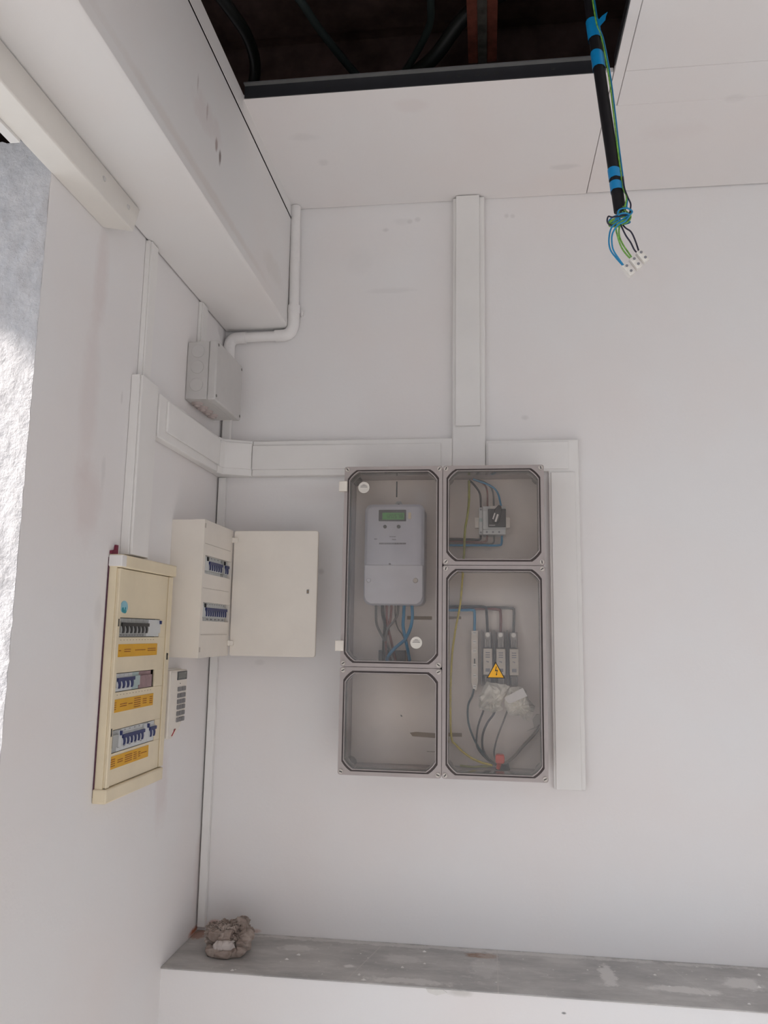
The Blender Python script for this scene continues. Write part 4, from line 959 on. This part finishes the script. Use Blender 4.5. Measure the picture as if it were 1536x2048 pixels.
# ------------------------------------------------------------------ hanging conduit with wires
hc = thing('hanging_conduit', 'black flexible conduit hanging out of the ceiling opening with blue tape', 'conduit', (1.05, -0.72, 3.19))
HC = [(1.000,-0.72,3.55),(1.010,-0.72,3.33),(1.021,-0.72,3.193),(1.029,-0.72,3.081),(1.038,-0.72,2.972),(1.046,-0.72,2.894),(1.056,-0.72,2.794),(1.067,-0.72,2.69),(1.074,-0.72,2.622),(1.081,-0.72,2.552)]
obj('tube', MB().tube(HC, 0.0122, seg=18, sub=5), M_cond, hc, smooth=True)
obj('bore', MB().cyl((1.0810, -0.72, 2.5522), (1.0812, -0.72, 2.5505), 0.0095, seg=16), M_slot, hc)
def hcp(z):
    for a, b_ in zip(HC, HC[1:]):
        if b_[2] <= z <= a[2]:
            t = (a[2]-z)/(a[2]-b_[2]); return Vector((a[0]+(b_[0]-a[0])*t, a[1], z))
def tape(z0, z1, r=0.0131, slant=0.004):
    a, b_ = hcp(z0), hcp(z1); mb = MB(); seg = 22; d = (b_-a).normalized(); u = Vector((0, 1, 0)); w2 = d.cross(u)
    v = []
    for i in range(seg):
        an = 2*PI*i/seg; off = (u*math.cos(an)+w2*math.sin(an))*r
        v.append(a+off+d*slant*math.sin(an+0.7)); 
    for i in range(seg):
        an = 2*PI*i/seg; off = (u*math.cos(an)+w2*math.sin(an))*r
        v.append(b_+off+d*(slant*math.sin(an+1.0)+random.uniform(-0.0006, 0.0006)))
    f = [(i, (i+1) % seg, (i+1) % seg+seg, i+seg) for i in range(seg)]
    o = obj('tape_band', mb.add(v, f), M_tape, hc, smooth=True)
    return o
tape(2.990, 2.946, 0.0142, 0.003); tape(2.913, 2.876, 0.0135, 0.005); tape(2.643, 2.621, 0.0133, 0.004); tape(2.613, 2.594, 0.0133, 0.004)
# loose tape tail
tl = [(1.0455,-0.731,2.983),(1.054,-0.735,2.991),(1.0655,-0.738,2.997),(1.062,-0.738,2.987),(1.0605,-0.737,2.979),(1.049,-0.733,2.968)]
obj('tape_tail', MB().add(tl+[(p[0], p[1]+0.0004, p[2]) for p in tl], [(0,1,4,5),(1,2,3,4),(11,10,7,6),(10,9,8,7)]+[(i, i+6, (i+1) % 6+6, (i+1) % 6) for i in range(6)]), M_tape, hc)
HW = [(1.026,3.3),(1.030,3.118),(1.042,2.985),(1.053,2.949),(1.0625,2.887),(1.069,2.828),(1.0745,2.758),(1.0795,2.69),(1.0845,2.633),(1.0875,2.60)]
def hang(dx, dy, extra): return [(x+dx, -0.7275+dy-(0.006 if z > 2.96 else 0), z) for x, z in HW]+extra
def coil(ph, n=9, rx=0.021, rz=0.006, ry=0.011, c=(1.079, -0.722, 2.534)):
    return [(c[0]+rx*math.cos(ph+t*0.95), c[1]-ry*math.sin(ph+t*0.95), c[2]+0.20*rx*math.cos(ph+t*0.95)+rz*math.sin(ph*2+t*0.6)-t*0.0010) for t in range(n)]
wire('blue wire running down outside the hanging conduit', hang(0.0035, 0.004, [(1.094,-0.733,2.575),(1.092,-0.733,2.552)]), 0.0016, M_wblue)
wire('green-yellow wire running down outside the hanging conduit', hang(-0.001, -0.001, [(1.092,-0.735,2.575),(1.088,-0.735,2.552)]), 0.0016, M_wgreen)
wire('black wire bulging out beside the lower end of the hanging conduit', [(1.087,-0.731,2.622),(1.0885,-0.733,2.597),(1.094,-0.735,2.575),(1.0995,-0.735,2.56),(1.099,-0.735,2.549),(1.096,-0.735,2.538),(1.083,-0.737,2.534),(1.063,-0.737,2.531),(1.055,-0.735,2.534),(1.053,-0.733,2.524),(1.06,-0.731,2.517),(1.078,-0.728,2.518)], 0.0017, M_wnavy)
wire('outer blue wire looping from the knot to the left terminal block', coil(0.3)+[(1.075,-0.735,2.545),(1.091,-0.737,2.549),(1.102,-0.737,2.54),(1.088,-0.740,2.527),(1.07,-0.735,2.519),(1.06,-0.73,2.509),(1.0555,-0.73,2.485),(1.058,-0.73,2.464),(1.068,-0.73,2.447),(1.0855,-0.72,2.431)], 0.0017, M_wblue)
wire('inner blue wire looping from the knot to the left terminal block', coil(2.9, 8, 0.017)+[(1.077,-0.74,2.535),(1.095,-0.742,2.532),(1.086,-0.744,2.517),(1.072,-0.74,2.511),(1.062,-0.735,2.496),(1.0605,-0.735,2.475),(1.0635,-0.735,2.459),(1.074,-0.732,2.442),(1.0865,-0.722,2.4295)], 0.0017, M_wblue)
wire('left green wire curving from the knot to the middle terminal block', coil(1.6, 11)+[(1.079,-0.728,2.556),(1.101,-0.733,2.546),(1.094,-0.739,2.527),(1.078,-0.739,2.518),(1.0695,-0.735,2.510),(1.074,-0.73,2.488),(1.080,-0.73,2.468),(1.088,-0.73,2.454),(1.1005,-0.72,2.4455)], 0.0017, M_wgreen)
wire('right green wire curving from the knot to the middle terminal block', coil(4.4, 9, 0.018)+[(1.083,-0.724,2.556),(1.100,-0.728,2.537),(1.093,-0.731,2.522),(1.078,-0.731,2.514),(1.077,-0.726,2.495),(1.0845,-0.724,2.476),(1.0925,-0.724,2.462),(1.1025,-0.722,2.4465)], 0.0017, M_wgreen)
wire('right black wire arching from the knot to the right terminal block', [(1.079,-0.723,2.529),(1.090,-0.723,2.514),(1.101,-0.722,2.505),(1.109,-0.721,2.486),(1.1165,-0.720,2.4590)], 0.0017, M_wnavy)
wire('left black wire running straight from the knot to the right terminal block', [(1.078,-0.732,2.520),(1.088,-0.731,2.495),(1.098,-0.730,2.478),(1.106,-0.726,2.463),(1.1145,-0.720,2.458)], 0.0017, M_wnavy)
for k, (p, q, lab) in enumerate((((1.085, 2.4345), (1.1015, 2.4120), 'lowest white terminal block, on the blue wires'),
        ((1.100, 2.4490), (1.1160, 2.4260), 'middle white terminal block, on the green wires'),
        ((1.114, 2.4620), (1.1300, 2.4395), 'highest white terminal block, on the black wires'))):
    tb = thing('terminal_block', lab, 'terminal block', ((p[0]+q[0])/2, -0.72, (p[1]+q[1])/2), 'terminal blocks on the hanging wires')
    tb.rotation_euler = (0, math.atan2(q[0]-p[0], p[1]-q[1])*-1, 0)
    o = obj('block', MB().prism(rrect(-0.0062, 0.0062, -0.0138, 0.0138, 0.0015, 3), 'y', -0.006, 0.006), M_term, tb, smooth=True, local=True, bevel=0.0005)
    for zz in (-0.0068, 0.0068):
        c = obj('screw_collar', MB().cyl((0, -0.006, zz), (0, -0.0095, zz), 0.0044, 0.0040, seg=18), M_term, tb, smooth=True, local=True)
        obj('screw_hole', MB().cyl((0, -0.0095, zz), (0, -0.0100, zz), 0.0029, seg=14), M_printg, tb, smooth=True, local=True)

# ------------------------------------------------------------------ things in the ceiling void
sb = thing('steel_beam', 'rusty red primed steel beam crossing the dark ceiling void', 'steel beam', (0.80, -0.7, 3.35))
obj('flange', bx(0.760, 0.842, -2.6, -0.17, 3.35, 3.358), M_rustbeam, sb)
obj('web', bx(0.788, 0.814, -2.6, -0.165, 3.344, 3.35), M_rustgrey, sb)
obj('web', bx(0.797, 0.805, -2.6, -0.18, 3.358, 3.585), M_rustbeam, sb)
def vcable(label, pts, r, m): return tag(obj('cable', MB().tube(pts, r, seg=10), m, smooth=True), label, 'cable', 'cables in the ceiling void')
vcable('black cable curving down at the left end of the ceiling void', [(0.02,-0.72,3.34),(0.10,-0.60,3.32),(0.150,-0.48,3.3),(0.163,-0.389,3.3),(0.155,-0.30,3.29),(0.120,-0.22,3.26)], 0.016, M_cable)
vcable('thin dark cable slanting across the left of the ceiling void', [(0.29,-0.62,3.3),(0.335,-0.509,3.3),(0.366,-0.403,3.3),(0.422,-0.253,3.3),(0.470,-0.15,3.3)], 0.011, M_cabled)
vcable('grey-black cable hanging in a curve left of the rusty steel beam', [(0.675,-0.62,3.3),(0.670,-0.472,3.3),(0.664,-0.40,3.3),(0.640,-0.336,3.3),(0.595,-0.25,3.3),(0.545,-0.17,3.3)], 0.010, M_cabled)
vcable('thick black cable passing behind the rusty steel beam', [(1.08,-0.44,3.34),(0.95,-0.41,3.38),(0.848,-0.375,3.385),(0.753,-0.325,3.37),(0.66,-0.25,3.31),(0.56,-0.18,3.30)], 0.020, M_cable)

# ------------------------------------------------------------------ crumpled cloth on the ledge
def crease(q, k):
    return (1-min(1, abs(noise.noise(q))*k))
def rag():
    """wad of cloth: a lumpy mound broken by sharp folds"""
    mb = MB(); nu, nv = 150, 75; v = []
    for j in range(nv+1):
        th = PI*j/nv
        for i in range(nu):
            ph = 2*PI*i/nu
            d = Vector((math.sin(th)*math.cos(ph), math.sin(th)*math.sin(ph), math.cos(th)))
            warp = Vector((noise.noise(d*2.2), noise.noise(d*2.2+Vector((5, 5, 5))), noise.noise(d*2.2+Vector((9, 1, 4)))))
            n1 = noise.noise(d*1.6+Vector((4, 1, 7)))
            q = Vector((d.x*2.4, d.y*4.2, d.z*3.4))+Vector((9, 2, 1))+warp*1.6
            r = 0.90+n1*0.30-crease(q, 7)**2*0.30-crease(q*1.9+Vector((3, 1, 8)), 6)**2*0.13-crease(q*4.1, 4)**2*0.05
            r += abs(noise.noise(q*1.1+Vector((2, 2, 2))))*0.22
            p = Vector((d.x*0.060*r, d.y*0.050*r, d.z*0.040*r))
            if d.x > 0.1: p.z += 0.012*d.x*max(0, d.z+0.3)
            z = LZ+0.030+p.z
            if z < LZ+0.001: z = LZ+0.001+random.random()*0.0006
            v.append((0.128+p.x, -0.112+p.y, z))
    f = []
    for j in range(nv):
        for i in range(nu): f.append((j*nu+i, j*nu+(i+1) % nu, (j+1)*nu+(i+1) % nu, (j+1)*nu+i))
    return mb.add(v, f)
rg = thing('crumpled_cloth', 'crumpled dirty beige rag lying on the grey ledge in the corner', 'cloth', (0.128, -0.112, LZ))
obj('outer_folds', rag(), M_cloth, rg, smooth=True)
def fold(pts, r, squash, mat, name):
    """rolled edge of cloth: a flattened, creased tube"""
    o = obj(name, MB().tube(pts, r, seg=22, sub=16), mat, rg, smooth=True); me = o.data
    for vv in me.vertices:
        co = vv.co.copy(); q = Vector((co.x*38, co.y*60, co.z*60))
        k = crease(q, 5)**2*0.5+crease(q*2.1, 4)**2*0.22
        vv.co.z += (noise.noise(co*55)*0.7-k)*r*0.8; vv.co.x += noise.noise(co*60+Vector((3, 3, 3)))*r*0.8
        vv.co.y += (noise.noise(co*50+Vector((7, 3, 1)))*0.6+k)*r*0.8
        vv.co.z = max(vv.co.z, 0.001)
    return o
fold([(0.085,-0.150,LZ+0.012),(0.105,-0.172,LZ+0.010),(0.135,-0.178,LZ+0.009),(0.168,-0.165,LZ+0.012),(0.184,-0.135,LZ+0.02)], 0.011, 1, M_cloth, 'front_fold')
fold([(0.150,-0.080,LZ+0.050),(0.163,-0.105,LZ+0.060),(0.178,-0.13,LZ+0.045),(0.182,-0.155,LZ+0.02)], 0.017, 1, M_cloth, 'raised_fold')
fold([(0.075,-0.10,LZ+0.035),(0.09,-0.135,LZ+0.040),(0.115,-0.150,LZ+0.042),(0.145,-0.150,LZ+0.044)], 0.013, 1, M_cloth, 'left_fold')
fold([(0.112,-0.162,LZ+0.022),(0.135,-0.167,LZ+0.026),(0.158,-0.160,LZ+0.028)], 0.012, 1, plain('paler_inner_cloth', (0.58, 0.52, 0.49), 0.9, var=0.06, scale=60), 'inner_fold')
